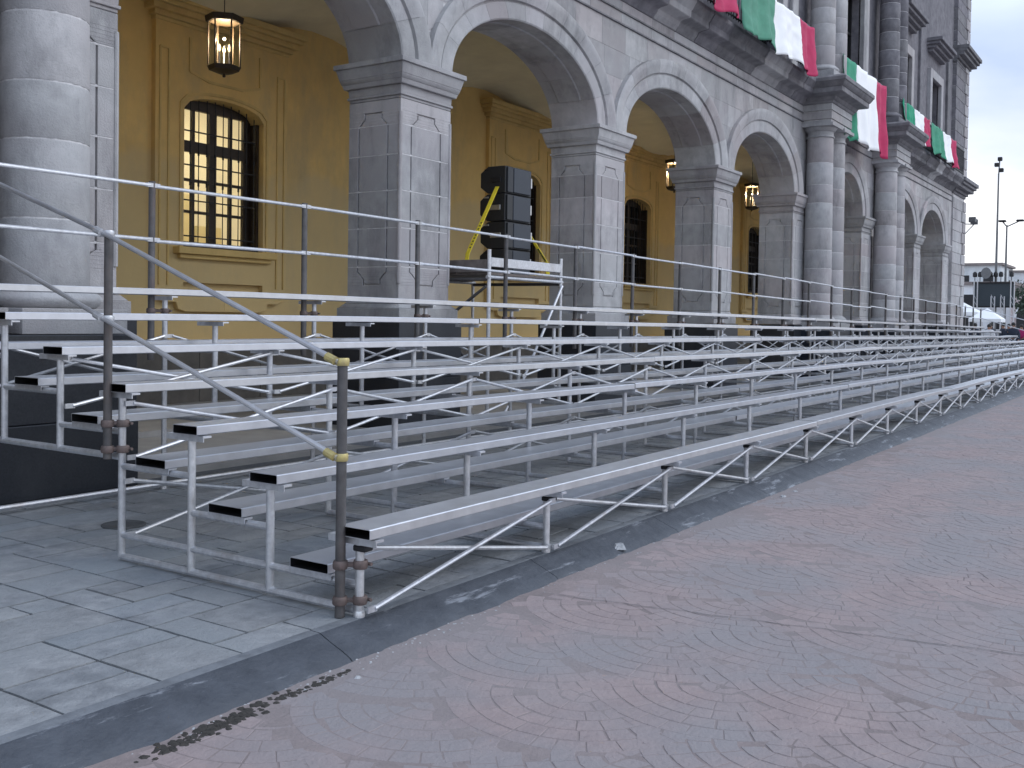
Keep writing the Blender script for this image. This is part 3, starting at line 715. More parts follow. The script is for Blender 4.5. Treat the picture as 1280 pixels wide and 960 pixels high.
# --- coupled columns with their own projecting entablature
CY = 8.40
def column(cx, z0, z1, r0, r1, plinth=True, mt='stone'):
    c_ = obj('column', MB().lathe([(r0 - .004, z0 + .3), ((r0 + (r1 - r0) * .33) - .004, (z0 + z1) / 2), (r1 - .004, z1 - .3)], cx, CY, 20), M['mortar'], B)
    nd = 8; hs = [z0 + .40]
    for i in range(nd): hs.append(hs[-1] + (z1 - .36 - (z0 + .40)) / nd * (1 + .18 * math.sin(i * 2.1)) )
    sc_ = (z1 - .36 - hs[0]) / (hs[-1] - hs[0]); hs = [hs[0] + (h - hs[0]) * sc_ for h in hs]
    rr = lambda z: r0 + (r1 - r0) * max(0, (z - z0) / (z1 - z0)) ** 1.6
    for a, c in zip(hs[:-1], hs[1:]):
        a += .0075; c -= .0075
        obj('drum', MB().lathe([(rr(a) - .003, a), (rr(a), a + .006), (rr((a + c) / 2), (a + c) / 2), (rr(c), c - .006), (rr(c) - .003, c)], cx, CY, 28), M[mt], c_)
    mb = MB(); mb.box(cx - r0 - .12, cx + r0 + .12, CY - r0 - .12, CY + r0 + .12, z0, z0 + .215)
    mb.lathe([(r0 + .06, z0 + .216)] + [(r0 + .045 + .065 * math.sin(math.pi * q / 8), z0 + .216 + .15 * q / 8) for q in range(9)] + [(r0 + .03, z0 + .37), (r0 + .03, z0 + .385), (r0, z0 + .40)], cx, CY, 28)
    obj('column_base', mb, M[mt], c_, bevel=.004)
    mb = MB(); mb.lathe([(r1, z1 - .36), (r1 + .035, z1 - .35), (r1 + .035, z1 - .32), (r1 + .005, z1 - .31), (r1 + .005, z1 - .20), (r1 + .03, z1 - .19), (r1 + .05, z1 - .17), (r1 + .10, z1 - .10), (r1 + .10, z1 - .09)], cx, CY, 28)
    mb.box(cx - r1 - .13, cx + r1 + .13, CY - r1 - .13, CY + r1 + .13, z1 - .088, z1 - .002)
    obj('column_capital', mb, M[mt], c_, bevel=.004)
for c0 in (4.06, 27.4, 34.55):
    c1 = c0 + 1.1
    for cx in (c0, c1):
        column(cx, 1.36, 6.86, .372, .335)
        column(cx, 8.02, 12.9, .335, .30, mt='stone' if c0 < 30 else 'dark_stone')
    pd = obj('pavilion_pedestal', MB().box(c0 - .55, c1 + .55, CY - .56, YF + .2, .62, 1.355), M['granite'], B, bevel=.008)
    obj('granite_slab', MB().box(c0 - .56, c1 + .56, CY - .57, YF + .2, 0, .616), M['granite'], pd, bevel=.008)
    x0, x1, y0 = c0 - .40, c1 + .40, CY - .40
    pe = obj('pavilion_entablature', MB().box(x0 + .03, x1 - .03, y0 + .03, YF + .1, 6.862, 7.38), M['mortar'], B)
    xm = (c0 + c1) / 2
    for a, c in ((x0, xm), (xm, x1)):
        obj('frieze_stone', MB().box(a + (.003 if a > x0 else 0), c - (.003 if c < x1 else 0), y0, YF + .02, 6.866, 6.93), M['stone'], pe, bevel=.004)
        obj('frieze_stone', MB().box(a + (.003 if a > x0 else -.01), c - (.003 if c < x1 else -.01), y0 - .012, YF + .02, 6.96, 7.16), M['stone'], pe, bevel=.004)
        obj('frieze_stone', MB().box(a + (.003 if a > x0 else -.01), c - (.003 if c < x1 else -.01), y0 - .012, YF + .02, 7.19, 7.36), M['stone'], pe, bevel=.004)
    mb = MB()
    for (ya, za), (yb_, zb) in zip(CP[1:-1], CP[2:]):
        ea, eb = YF - ya, YF - yb_
        if zb - za < .004: continue
        if zb > 8.0: eb = ea - .05; zb = 7.99
        mb.add([(x0 - ea, y0 - ea, za), (x1 + ea, y0 - ea, za), (x1 + ea, YF + .05, za), (x0 - ea, YF + .05, za), (x0 - eb, y0 - eb, zb), (x1 + eb, y0 - eb, zb), (x1 + eb, YF + .05, zb), (x0 - eb, YF + .05, zb)],
               [(0, 3, 2, 1), (4, 5, 6, 7), (0, 1, 5, 4), (1, 2, 6, 5), (2, 3, 7, 6), (3, 0, 4, 7)])
    obj('cornice', mb, M['dark_stone'], pe, bevel=.005)
    # upper-storey projecting block and cornice
    ue = obj('pavilion_entablature', MB().box(x0, x1, y0, YF + .1, 12.9, 13.5), M['dark_stone'], B, bevel=.02)
    obj('cornice', MB().box(x0 - .3, x1 + .3, y0 - .3, YF, 13.5, 13.75).box(x0 - .42, x1 + .42, y0 - .42, YF, 13.752, 13.95), M['dark_stone'], ue, bevel=.02)
# --- corner pilaster with quoins at the far end
cp_ = obj('corner_pilaster', MB().box(47.52, 50.18, YF - .03, 19, 0.0, 17.5), M['mortar'], B)
for i in range(34):
    z0 = 1.4 + i * .48
    lng = .55 if i % 2 else .8
    if 7.3 < z0 + .2 < 8.0: continue
    obj('quoin', MB().box(50.2 - lng, 50.23, YF - .12, YF + .7, z0 + .012, z0 + .468), M['stone'], cp_, bevel=.02)
    obj('stone_block', MB().box(47.5, 50.19 - lng, YF - .07, YF + .1, z0 + .008, z0 + .472), M['stone'] if i < 13 else M['dark_stone'], cp_, bevel=.006)
obj('granite_slab', MB().box(47.45, 50.3, YF - .18, YF + 1, 0, 1.39), M['granite'], cp_)
for zz in (7.3, 13.0):
    mb = MB(); x0, x1, y0 = 47.5, 50.2, YF - .06
    for e_, a, c in ((.03, 0, .12), (.12, .12, .25), (.32, .25, .40), (.42, .40, .52), (.5, .52, .68)): mb.box(x0 - .1, x1 + e_, y0 - e_, YF + .4, zz + a + .001, zz + c)
    obj('cornice', mb, M['dark_stone'], cp_, bevel=.012)
# --- upper storey wall with windows
UW = 8.86
wins = [(8.3, .875), (13.6, .875), (18.95, .875), (24.27, .875), (31.5, 1.2), (38.4, .875), (43.7, .875)]
ZW0, ZW1 = 8.25, 11.35
mb = MB(); x = -.4
for cx, hw in wins:
    mb.box(x, cx - hw, UW, UW + .5, 8.0, 17.5); mb.box(cx - hw, cx + hw, UW, UW + .5, ZW1 + (.5 if hw > 1 else 0), 17.5); x = cx + hw
mb.box(x, 47.5, UW, UW + .5, 8.0, 17.5)
uw = obj('upper_wall', mb, M['dark_stone'], B)
for cx, hw in wins:
    zt = ZW1 + (.5 if hw > 1 else 0)
    w_ = obj('window', MB().box(cx - hw, cx + hw, UW + .40, UW + .46, 8.0, zt), M['dark'], B)
    obj('pane', MB().box(cx - hw + .06, cx + hw - .06, UW + .34, UW + .36, 8.1, zt - .06), M['dglass'], w_)
    mb = MB()
    for i in range(3): mb.box(cx - hw + i * (hw - .04), cx - hw + i * (hw - .04) + .08, UW + .26, UW + .335, 8.0, zt)
    for z in (8.9, 9.8, 10.6, zt - .08): mb.box(cx - hw, cx + hw, UW + .262, UW + .333, z, z + .07)
    obj('sash', mb, M['iron_and_shade'], w_)
    mb = MB()
    for s_ in (-1, 1):
        xa = cx + s_ * hw; mb.box(min(xa, xa + s_ * .34), max(xa, xa + s_ * .34), UW - .14, UW + .05, 8.02, zt + .34)
    mb.box(cx - hw, cx + hw, UW - .139, UW + .05, zt, zt + .339)
    obj('surround', mb, M['stone'], w_, bevel=.015)
    mb = MB()
    for e_, a, c in ((.06, 0, .12), (.2, .12, .24), (.34, .24, .36), (.44, .36, .5)): mb.box(cx - hw - .36 - e_ * .5, cx + hw + .36 + e_ * .5, UW - .14 - e_, UW + .05, zt + .95 + a + .001, zt + .95 + c)
    obj('pediment', mb, M['dark_stone'], w_, bevel=.015)
# pilaster strips on the upper wall
for px in (26.25, 29.75, 33.2, 36.6, 41.05, 46.3):
    obj('pilaster', MB().box(px - .22, px + .22, UW - .1, UW + .05, 8.02, 13.4), M['stone'] if px < 34 else M['dark_stone'], B, bevel=.02)
obj('upper_storey', MB().box(-.4, 50.1, 9.6, 19, 8.05, 17.4), M['dark_stone'], B)
# --- arcade interior
obj('arcade_floor', MB().box(-6, 50, 10.42, 13.5, -.2, .12), M['floor'], B)
obj('floor_step', MB().box(-6, 50, 8.1, 10.41, -.2, .05), M['floor'], B)
YW = 13.5
LIT = [(11.43, .835)]
iw = [(2.6, .835), (11.43, .835), (20.42, .835), (26.6, .835), (36.3, .835)]
Z0, ZSP, RISE = 2.63, 4.83, .24
arc = lambda x, cx, hw: ZSP + RISE * math.sqrt(max(0, 1 - ((x - cx) / hw) ** 2)) ** 1.0 * 1.0
mb = MB(); x = -6
for cx, hw in iw:
    mb.box(x, cx - hw, YW, YW + .4, 0, 7.3); mb.box(cx - hw, cx + hw, YW, YW + .4, 0, Z0)
    for i in range(14):
        a, c = cx - hw + 2 * hw * i / 14, cx - hw + 2 * hw * (i + 1) / 14
        mb.prism([(a, arc(a, cx, hw)), (c, arc(c, cx, hw)), (c, 7.3), (a, 7.3)], lambda u, v, d: (u, d, v), YW, YW + .4)
    x = cx + hw
mb.box(x, 50, YW, YW + .4, 0, 7.3)
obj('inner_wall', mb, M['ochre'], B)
M['dado'] = mat('dark_stone_dado', (.13, .118, .105), (.08, .073, .066), 5, .7, bump=.3)
q = -6.0
while q < 50:
    obj('dado_slab', MB().box(q + .004, min(q + 1.3, 50) - .004, YW - .14, YW - .002, .12, 1.0), M['dado'], B, bevel=.005); q += 1.3
obj('dado_cap', MB().box(-6, 50, YW - .17, YW - .001, 1.003, 1.10), M['ochre_light'], B, bevel=.01)
obj('end_wall', MB().box(-6.3, -6, YF, YW + .4, 0, 7.3), M['ochre'], B)
obj('end_wall', MB().box(50, 50.1, YF + 1, YW + .4, 0, 7.3), M['ochre'], B)
def bead_path(mb, pts, w_, y0, y1):
    for (xa, za), (xb, zb) in zip(pts[:-1], pts[1:]):
        d = Vector((xb - xa, zb - za)); n_ = Vector((-d.y, d.x)).normalized() * w_ / 2; e_ = d.normalized() * w_ * .08
        mb.prism([(xa + n_.x - e_.x, za + n_.y - e_.y), (xb + n_.x + e_.x, zb + n_.y + e_.y), (xb - n_.x + e_.x, zb - n_.y + e_.y), (xa - n_.x - e_.x, za - n_.y - e_.y)], lambda u, v, d_: (u, d_, v), y0, y1)
for cx, hw in iw:
    sw = hw + .545; sx0, sx1 = cx - sw, cx + sw; yp = YW - .10
    mb = MB()                                             # projecting surround plate with the same opening
    mb.box(sx0, cx - hw, yp, YW - .002, 1.9, 6.25); mb.box(cx + hw, sx1, yp, YW - .002, 1.9, 6.25); mb.box(cx - hw, cx + hw, yp, YW - .002, 2.05, Z0 - .06)
    for i in range(14):
        a, c = cx - hw + 2 * hw * i / 14, cx - hw + 2 * hw * (i + 1) / 14
        mb.prism([(a, arc(a, cx, hw)), (c, arc(c, cx, hw)), (c, 6.25), (a, 6.25)], lambda u, v, d: (u, d, v), yp, YW - .002)
    su = obj('window_surround', mb, M['ochre'], B)
    mb = MB()
    for e_, a, c in ((.02, 6.10, 6.16), (.07, 6.16, 6.24), (.14, 6.24, 6.33), (.20, 6.33, 6.40), (.25, 6.40, 6.50)): mb.box(sx0 - e_, sx1 + e_, yp - e_, YW, a + .001, c)
    obj('cornice', mb, M['ochre_light'], su, bevel=.008)
    mb = MB()                                             # raised beads: side strips, upper panel, opening edge
    bead_path(mb, [(cx - hw - .07, Z0 - .05)] + [(a, arc(a, cx, hw + .07) + .07) for a in [cx - hw - .07 + 2 * (hw + .07) * i / 16 for i in range(17)]] + [(cx + hw + .07, Z0 - .05)], .045, yp - .022, yp + .01)
    bead_path(mb, [(cx - hw + .1, 5.95), (cx - hw + .1, 5.42), (cx - .35, 5.32), (cx + .35, 5.32), (cx + hw - .1, 5.42), (cx + hw - .1, 5.95)], .04, yp - .022, yp + .01)
    for s_ in (-1, 1):
        bead_path(mb, [(cx + s_ * (sw - .24), 2.0), (cx + s_ * (sw - .24), 5.7), (cx + s_ * (sw - .08), 5.7), (cx + s_ * (sw - .08), 2.0)], .03, yp - .02, yp + .01)
    obj('moulding', mb, M['ochre_light'], su)
    mb = MB()
    for s_ in (-1, 1):                                    # scrolled apron under the sill
        pts = [(s_ * (sw), 1.92), (s_ * (sw - .05), 1.80), (s_ * (sw - .2), 1.73), (s_ * (sw - .42), 1.73), (s_ * (sw - .45), 1.62), (s_ * (sw - .6), 1.58), (0, 1.58), (0, 1.92)]
        mb.prism([(cx + a, c) for a, c in pts], lambda u, v, d: (u, d, v), yp, YW - .002)
    obj('apron', mb, M['ochre'], su, bevel=.006)
    mb = MB(); mb.box(cx - hw - .2, cx + hw + .2, yp - .16, YW + .1, Z0 - .13, Z0 - .02); mb.box(cx - hw - .12, cx + hw + .12, yp - .09, YW, Z0 - .2, Z0 - .131)
    obj('sill', mb, M['ochre_light'], su, bevel=.01)
    lit = abs(cx - 11.43) < .1
    yg = YW + .24
    w_ = obj('window', MB().box(cx - hw, cx - hw + .05, YW + .02, YW + .38, Z0, ZSP).box(cx + hw - .05, cx + hw, YW + .02, YW + .38, Z0, ZSP).box(cx - hw - .01, cx + hw + .01, YW + .021, YW + .379, Z0 - .01, Z0 + .03), M['wood'], B)
    mb = MB()
    for a in (cx - hw + .03, cx - .075, cx + hw - .18): mb.box(a, a + .15, yg - .03, yg + .03, Z0, ZSP + .2)
    for a in (cx - hw / 2 - .01, cx + hw / 2 - .06): mb.box(a, a + .055, yg - .028, yg + .028, Z0, ZSP + .2)
    for z, h in ((Z0, .1), (3.2, .045), (3.72, .045), (4.2, .18), (ZSP + .06, .22)): mb.box(cx - hw + .02, cx + hw - .02, yg - .034, yg + .034, z, z + h)
    obj('sash', mb, M['wood'], w_)
    obj('pane', MB().box(cx - hw + .06, cx + hw - .06, yg + .036, yg + .042, Z0, ZSP + .2), M['glass'] if lit else M['dglass'], w_)
    mb = MB()
    for i in range(10):
        x = cx - hw + .08 + (2 * hw - .16) * i / 9; mb.tube((x, YW + .06, Z0 + .02), (x, YW + .06, arc(x, cx, hw) - .01), .009, 6)
    for z in (2.8, 3.38, 3.95, 4.5): mb.box(cx - hw, cx + hw, YW + .045, YW + .075, z, z + .02)
    for i in range(10):
        x = cx - hw + .08 + (2 * hw - .16) * i / 9
        for z in (3.66, 4.16): mb.tube((x, YW + .06, z - .03), (x, YW + .06, z + .03), .018, 6)
    obj('grille', mb, M['iron_and_shade'], w_)
    if lit:
        rm = MB(); rm.box(cx - 2, cx + 3.4, YW + 3.2, YW + 3.3, .5, 5.6); rm.box(cx - 2.1, cx - 2, YW + .42, YW + 3.3, .5, 5.6); rm.box(cx + 3.4, cx + 3.5, YW + .42, YW + 3.3, .5, 5.6)
        rm.box(cx - 2, cx + 3.4, YW + .42, YW + 3.3, 5.6, 5.7); rm.box(cx - 2, cx + 3.4, YW + .42, YW + 3.3, .4, .5)
        obj('office_room', rm, M['room'], w_)
        mb = MB()
        for q in range(4): mb.box(cx - 1 + q * .9, cx - .3 + q * .9, YW + 1.2, YW + 2.4, 5.5, 5.55)
        obj('ceiling_lamp', mb, M['lamp_tube'], w_)
        mb = MB()
        for q in range(4): mb.box(cx - .3 + q * .75, cx + .3 + q * .75, YW + 3.0, YW + 3.19, 2.2 + .2 * (q % 2), 3.3 + .3 * (q % 3))
        obj('cabinet', mb, M['vault'], w_)
    else:
        obj('dark_backing', MB().box(cx - hw - .1, cx + hw + .1, YW + .39, YW + .42, Z0 - .1, 5.3), M['dark'], w_)
# vault with transverse ribs
vs, fs = [], []; nxv, nyv = 112, 12
for i in range(nxv + 1):
    x = -6 + 56 * i / nxv
    ph = ((x - 2.92) / 5.345) % 1.0
    lift = math.sin(math.pi * (1 - abs(2 * ph - 1)) / 2) if True else 0
    for j in range(nyv + 1):
        t_ = j / nyv; y = YB - .05 + (YW - YB + .1) * t_
        z = 6.52 + .26 * math.sin(math.pi * t_) + .22 * math.cos(2 * math.pi * ph) * (1 - math.sin(math.pi * t_) * .6)
        vs.append((x, y, z))
for i in range(nxv):
    for j in range(nyv):
        o = i * (nyv + 1) + j; fs.append((o, o + 1, o + nyv + 2, o + nyv + 1))
mb = MB(); mb.add(vs, fs); obj('vault', mb, M['vault'], B, angle=60)
obj('vault_backing', MB().box(-6.3, 50, YF + .4, YW + .4, 7.32, 7.6), M['dark'], B)
# palace continues out of frame to the left
obj('side_wing', MB().box(-6, -.42, YF, 19, 0, 17.4), M['stone'], B)

# ================================================================== LANTERNS
def lantern(x, y, z, label, power):
    t_ = thing('hanging_lantern', label, 'lantern', (x, y, z), 'lanterns hanging in the arcade'); t_.scale = (.86, .86, 1)
    n = 6; ang = lambda i: 2 * math.pi * (i + .25) / n
    def ring(mb, r0, z0, r1, z1): mb.add([(r0 * math.cos(ang(i)), r0 * math.sin(ang(i)), z0) for i in range(n)] + [(r1 * math.cos(ang(i)), r1 * math.sin(ang(i)), z1) for i in range(n)],
                                         [(i, (i + 1) % n, n + (i + 1) % n, n + i) for i in range(n)] + [tuple(range(n))[::-1], tuple(range(n, 2 * n))])
    mb = MB(); ring(mb, .30, .68, .315, .76); ring(mb, .315, .762, .12, .80); obj('lantern_cap', mb, M['bronze'], t_)
    mb = MB(); ring(mb, .24, .0, .275, .06); ring(mb, .10, -.04, .24, -.001); mb.lathe([(.02, -.09), (.03, -.07), (.015, -.04)], 0, 0, 8); obj('lantern_base', mb, M['bronze'], t_)
    mb = MB()
    for i in range(n):
        c_, s_ = math.cos(ang(i)) * .255, math.sin(ang(i)) * .255; mb.tube((c_, s_, .05), (c_, s_, .69), .016, 6)
    obj('lantern_posts', mb, M['bronze'], t_)
    for i in range(n):
        a, c = ang(i), ang(i + 1)
        p0, p1 = Vector((math.cos(a), math.sin(a), 0)) * .25, Vector((math.cos(c), math.sin(c), 0)) * .25
        mb = MB(); q = (p1 - p0) * .07; nn = (p0 + p1).normalized() * .004
        v = [p0 + q, p1 - q]; mb.add([(v[0].x, v[0].y, .065), (v[1].x, v[1].y, .065), (v[1].x, v[1].y, .675), (v[0].x, v[0].y, .675), (v[0].x - nn.x, v[0].y - nn.y, .065), (v[1].x - nn.x, v[1].y - nn.y, .065), (v[1].x - nn.x, v[1].y - nn.y, .675), (v[0].x - nn.x, v[0].y - nn.y, .675)],
               [(0, 1, 2, 3), (7, 6, 5, 4), (0, 4, 5, 1), (1, 5, 6, 2), (2, 6, 7, 3), (3, 7, 4, 0)])
        obj('lantern_pane', mb, M['glass'], t_)
    mb = MB()
    for i in range(3):
        c_, s_ = .09 * math.cos(i * 2.09 + .9), .09 * math.sin(i * 2.09 + .9); mb.tube((c_, s_, .07), (c_, s_, .26), .014, 6)
    obj('candle_tubes', mb, M['litter'], t_)
    for i in range(3):
        c_, s_ = .09 * math.cos(i * 2.09 + .9), .09 * math.sin(i * 2.09 + .9)
        obj('bulb', MB().lathe([(.008, .262), (.022, .285), (.024, .31), (.014, .345), (.003, .37)], c_, s_, 8), M['bulb'], t_)
    obj('hanging_rod', MB().tube((0, 0, .80), (0, 0, 6.75 - z), .008, 6), M['iron_and_shade'], t_)
    ld = bpy.data.lights.new('lantern_light', 'POINT'); ld.energy = power; ld.color = (1, .83, .58); ld.shadow_soft_size = .02
    lo = bpy.data.objects.new('lantern_light', ld); COL.objects.link(lo); lo.parent = t_; lo.location = (0, 0, .45)
LP_ = 145
lantern(9.77, 11.5, 5.0, 'bronze six sided glass lantern hanging before the lit window, leftmost arch', 64)
lantern(24.9, 11.5, 5.05, 'bronze lantern half hidden behind the capital of the third full pier', LP_)
lantern(30.65, 11.5, 5.1, 'bronze lantern hanging free inside the fourth arch, smallest in view', LP_)

# ================================================================== FLAGS
def flag(x0, x1, zt, zb, y, label, seed, fr=(0, .42, .77, 1)):
    t_ = thing('flag_banner', label, 'flag', ((x0 + x1) / 2, y, zb), 'green white and red banners hung from the palace balconies')
    cx, cz = (x0 + x1) / 2, zb
    nx, nzv = 24, 20
    for k, nm in enumerate(('green_stripe', 'white_stripe', 'red_stripe')):
        xa, xb = x0 + (x1 - x0) * fr[k], x0 + (x1 - x0) * fr[k + 1]
        vs, fs = [], []
        for i in range(nx + 1):
            for j in range(nzv + 1):
                u, v = i / nx, j / nzv; x = xa + (xb - xa) * u
                fold = .05 * math.sin(x * 5.2 + seed) + .035 * math.sin(x * 11 + seed * 2.3 + v * 1.5)
                sag = -.09 * math.sin(math.pi * ((x - x0) / (x1 - x0) * 3 % 1)) * (1 - v) * .5
                hem = .07 * math.sin(x * 3.1 + seed) + .04 * math.sin(x * 7 + seed)
                z = zt + sag + ((zb + hem * .8) - zt) * v
                vs.append((x - cx, fold * (.35 + v * .8) - .10 * v * v + .03 * noise.noise(Vector((x * 2.5, v * 4, seed))) + .018 * noise.noise(Vector((x * 7, v * 9, seed))), z - cz))
        for i in range(nx):
            for j in range(nzv):
                o = i * (nzv + 1) + j; fs.append((o, o + 1, o + nzv + 2, o + nzv + 1))
        mb = MB(); mb.add(vs, fs)
        o = obj(nm, mb, M[nm.split('_')[0]], t_, angle=80)
        sd = o.modifiers.new('cloth', 'SOLIDIFY'); sd.thickness = .006
    obj('tie_rope', MB().tube((-.5 * (x1 - x0), .06, zt - cz + .01), (.5 * (x1 - x0), .06, zt - cz + .01), .012, 6), M['litter'], t_)
flag(14.3, 20.5, 9.0, 7.88, 8.12, 'green white and red banner cut by the top edge of the photo, leftmost', 1.0)
flag(20.75, 25.75, 9.02, 7.80, 8.12, 'widest fully seen green white red banner, just left of the coupled columns', 2.1)
flag(28.25, 32.9, 8.95, 6.72, 8.08, 'tallest green white red banner hanging between the two pairs of columns', 3.7, (0, .30, .76, 1))
flag(35.3, 39.55, 9.05, 8.02, 8.12, 'small green white red banner just right of the second pair of columns', 4.4)
flag(39.9, 44.6, 9.05, 7.95, 8.12, 'farthest green white red banner, nearest the end corner of the palace', 5.9)
# balcony rails behind the banners
for x0, x1 in ((6, 26.1), (29.2, 33.6), (36.4, 47.3)):
    mb = MB(); mb.box(x0, x1, 8.26, 8.30, 9.0, 9.04); mb.box(x0, x1, 8.265, 8.295, 8.06, 8.09)
    br = obj('balcony_rail', mb, M['iron_and_shade'], B)
    mb = MB(); q = x0 + .06
    while q < x1: mb.tube((q, 8.28, 8.02), (q, 8.28, 9.0), .01, 6); q += .14
    obj('baluster_row', mb, M['iron_and_shade'], br)

# ================================================================== SPEAKER TOWER
TX0, TX1, TY0, TY1 = 11.76, 13.72, 8.25, 9.95
tw = thing('scaffold_tower', 'silver scaffold tower with a timber deck carrying the loudspeakers', 'scaffold', (TX0, TY0, 0))
def tpart(name, mb, mt, **k):
    o = obj(name, mb, mt, tw, **k); o.location = (-TX0, -TY0, 0); return o
for x, y, zt in ((TX0, TY0, 2.52), (TX1, TY0, 2.50), (TX0, TY1, 2.45), (TX1, TY1, 2.45)):
    tpart('post', MB().tube((x, y, .05), (x, y, zt), .028, 10), M['galv'])
for y in (TY0, TY1): tpart('ledger', MB().tube((TX0 - .05, y, 2.13), (TX1 + .05, y, 2.13), .026, 10), M['galv'])
for x in (TX0, TX1): tpart('transom', MB().tube((x, TY0, 2.10), (x, TY1, 2.10), .026, 10), M['pole'])
tpart('toe_board', MB().box(TX0 + .03, TX1 - .03, TY0 - .02, TY0 + .03, 2.28, 2.41), M['galv'], bevel=.005)
tpart('side_board', MB().box(TX0 - .02, TX0 + .03, TY0 + .03, TY1, 2.20, 2.38), M['deck'], bevel=.005)
for i in range(6):
    y0 = TY0 + .05 + i * .275; tpart('deck_board', MB().box(TX0 + .03, TX1 - .03, y0, y0 + .265, 2.165, 2.205), M['deck'], bevel=.004)
tpart('diagonal', MB().tube((TX1, TY0 - .03, 2.07), (TX0 + .85, TY0 - .03, .6), .024, 10), M['galv'])
tpart('diagonal', MB().tube((TX0 + .85, TY0 - .03, .6), (TX0 + .25, TY0 - .03, .05), .022, 10), M['galv'])
tpart('diagonal', MB().tube((TX0, TY0 + .05, 2.0), (TX0, TY1, .9), .022, 10), M['pole'])
tpart('diagonal', MB().tube((TX0, TY1, 2.0), (TX0, TY0 + .3, .9), .022, 10), M['pole'])
tpart('rear_diagonal', MB().tube((TX0, TY1, 2.05), (TX0 + 1.4, TY1, .5), .022, 10), M['pole'])
bxz = [2.215 + i * .435 for i in range(4)]
lab = ['lowest black loudspeaker box of the strapped stack on the scaffold deck', 'black loudspeaker box second from the bottom of the strapped stack', 'black loudspeaker box second from the top, where the yellow strap begins', 'topmost black loudspeaker box of the strapped stack before the window']
SX0, SX1, SY0, SY1 = 13.20, 13.95, 8.95, 9.45
for i, z in enumerate(bxz):
    dx = .012 * math.sin(i * 2); t_ = thing('loudspeaker', lab[i], 'loudspeaker', (SX0, SY0, z), 'loudspeaker boxes stacked on the scaffold')
    w_, d_, h_ = SX1 - SX0, SY1 - SY0, .425
    mb = MB(); mb.prism([(.02, 0), (d_ * .72, 0), (d_, .10), (d_, h_ - .10), (d_ * .72, h_), (.02, h_)], lambda u, v, d: (d + dx, u, v), 0, w_)
    obj('cabinet', mb, M['black'], t_, bevel=.008)
    mb = MB(); mb.box(.20 + dx, w_ - .06 + dx, -.012, .018, .02, h_ - .02); obj('grille', mb, M['grille'], t_, bevel=.008)
    mb = MB(); mb.box(.03 + dx, .185 + dx, -.008, .018, .015, h_ - .015); obj('side_baffle', mb, M['black'], t_, bevel=.006)
    mb = MB(); mb.box(w_ - .045 + dx, w_ - .012 + dx, -.006, .019, .14, .30); obj('rigging_bar', mb, M['steel'], t_, bevel=.004)
    mb = MB(); mb.box(-.02 + dx, -.001 + dx, .10, .30, .17, .25); mb.box(-.012 + dx, -.001 + dx, .33, .42, .36, .385); obj('handle', mb, M['steel'] if i in (1, 2) else M['iron_and_shade'], t_, bevel=.004)
def strap(pts, label, w_=.035):
    mb = MB(); vs = []; 
    for p in pts: vs += [(p[0], p[1] - w_, p[2]), (p[0] + .004, p[1] + w_, p[2] + .004), (p[0] + .012, p[1] + w_, p[2]), (p[0] + .012, p[1] - w_, p[2])]
    fs = [(i * 4 + j, i * 4 + (j + 1) % 4, i * 4 + 4 + (j + 1) % 4, i * 4 + 4 + j) for i in range(len(pts) - 1) for j in range(4)]
    mb.add(vs, fs)
    # printed ticks on the strap
    for q in range(9):
        t_ = .55 + q * .045; i = 0; a, c = Vector(pts[0]), Vector(pts[1]); p = a.lerp(c, t_); d = (c - a).normalized() * .012
        mb.add([(p.x - .003 - d.x, p.y - .02, p.z - d.z), (p.x - .003 - d.x, p.y + .012, p.z - d.z), (p.x - .003 + d.x, p.y + .012, p.z + d.z), (p.x - .003 + d.x, p.y - .02, p.z + d.z)], [(0, 1, 2, 3)], 1)
    return tag(obj('ratchet_strap', mb, [M['strap'], M['strapmark']]), label, 'strap', 'yellow ratchet straps on the loudspeaker stack')
strap([(13.185, 9.12, 3.62), (12.42, 9.12, 2.52), (12.36, 9.12, 2.21)], 'long yellow ratchet strap slanting down the left side of the loudspeaker stack')
strap([(13.98, 9.05, 2.96), (14.06, 8.72, 2.45), (13.74, 8.5, 2.21)], 'short yellow ratchet strap on the right side of the loudspeaker stack', .03)

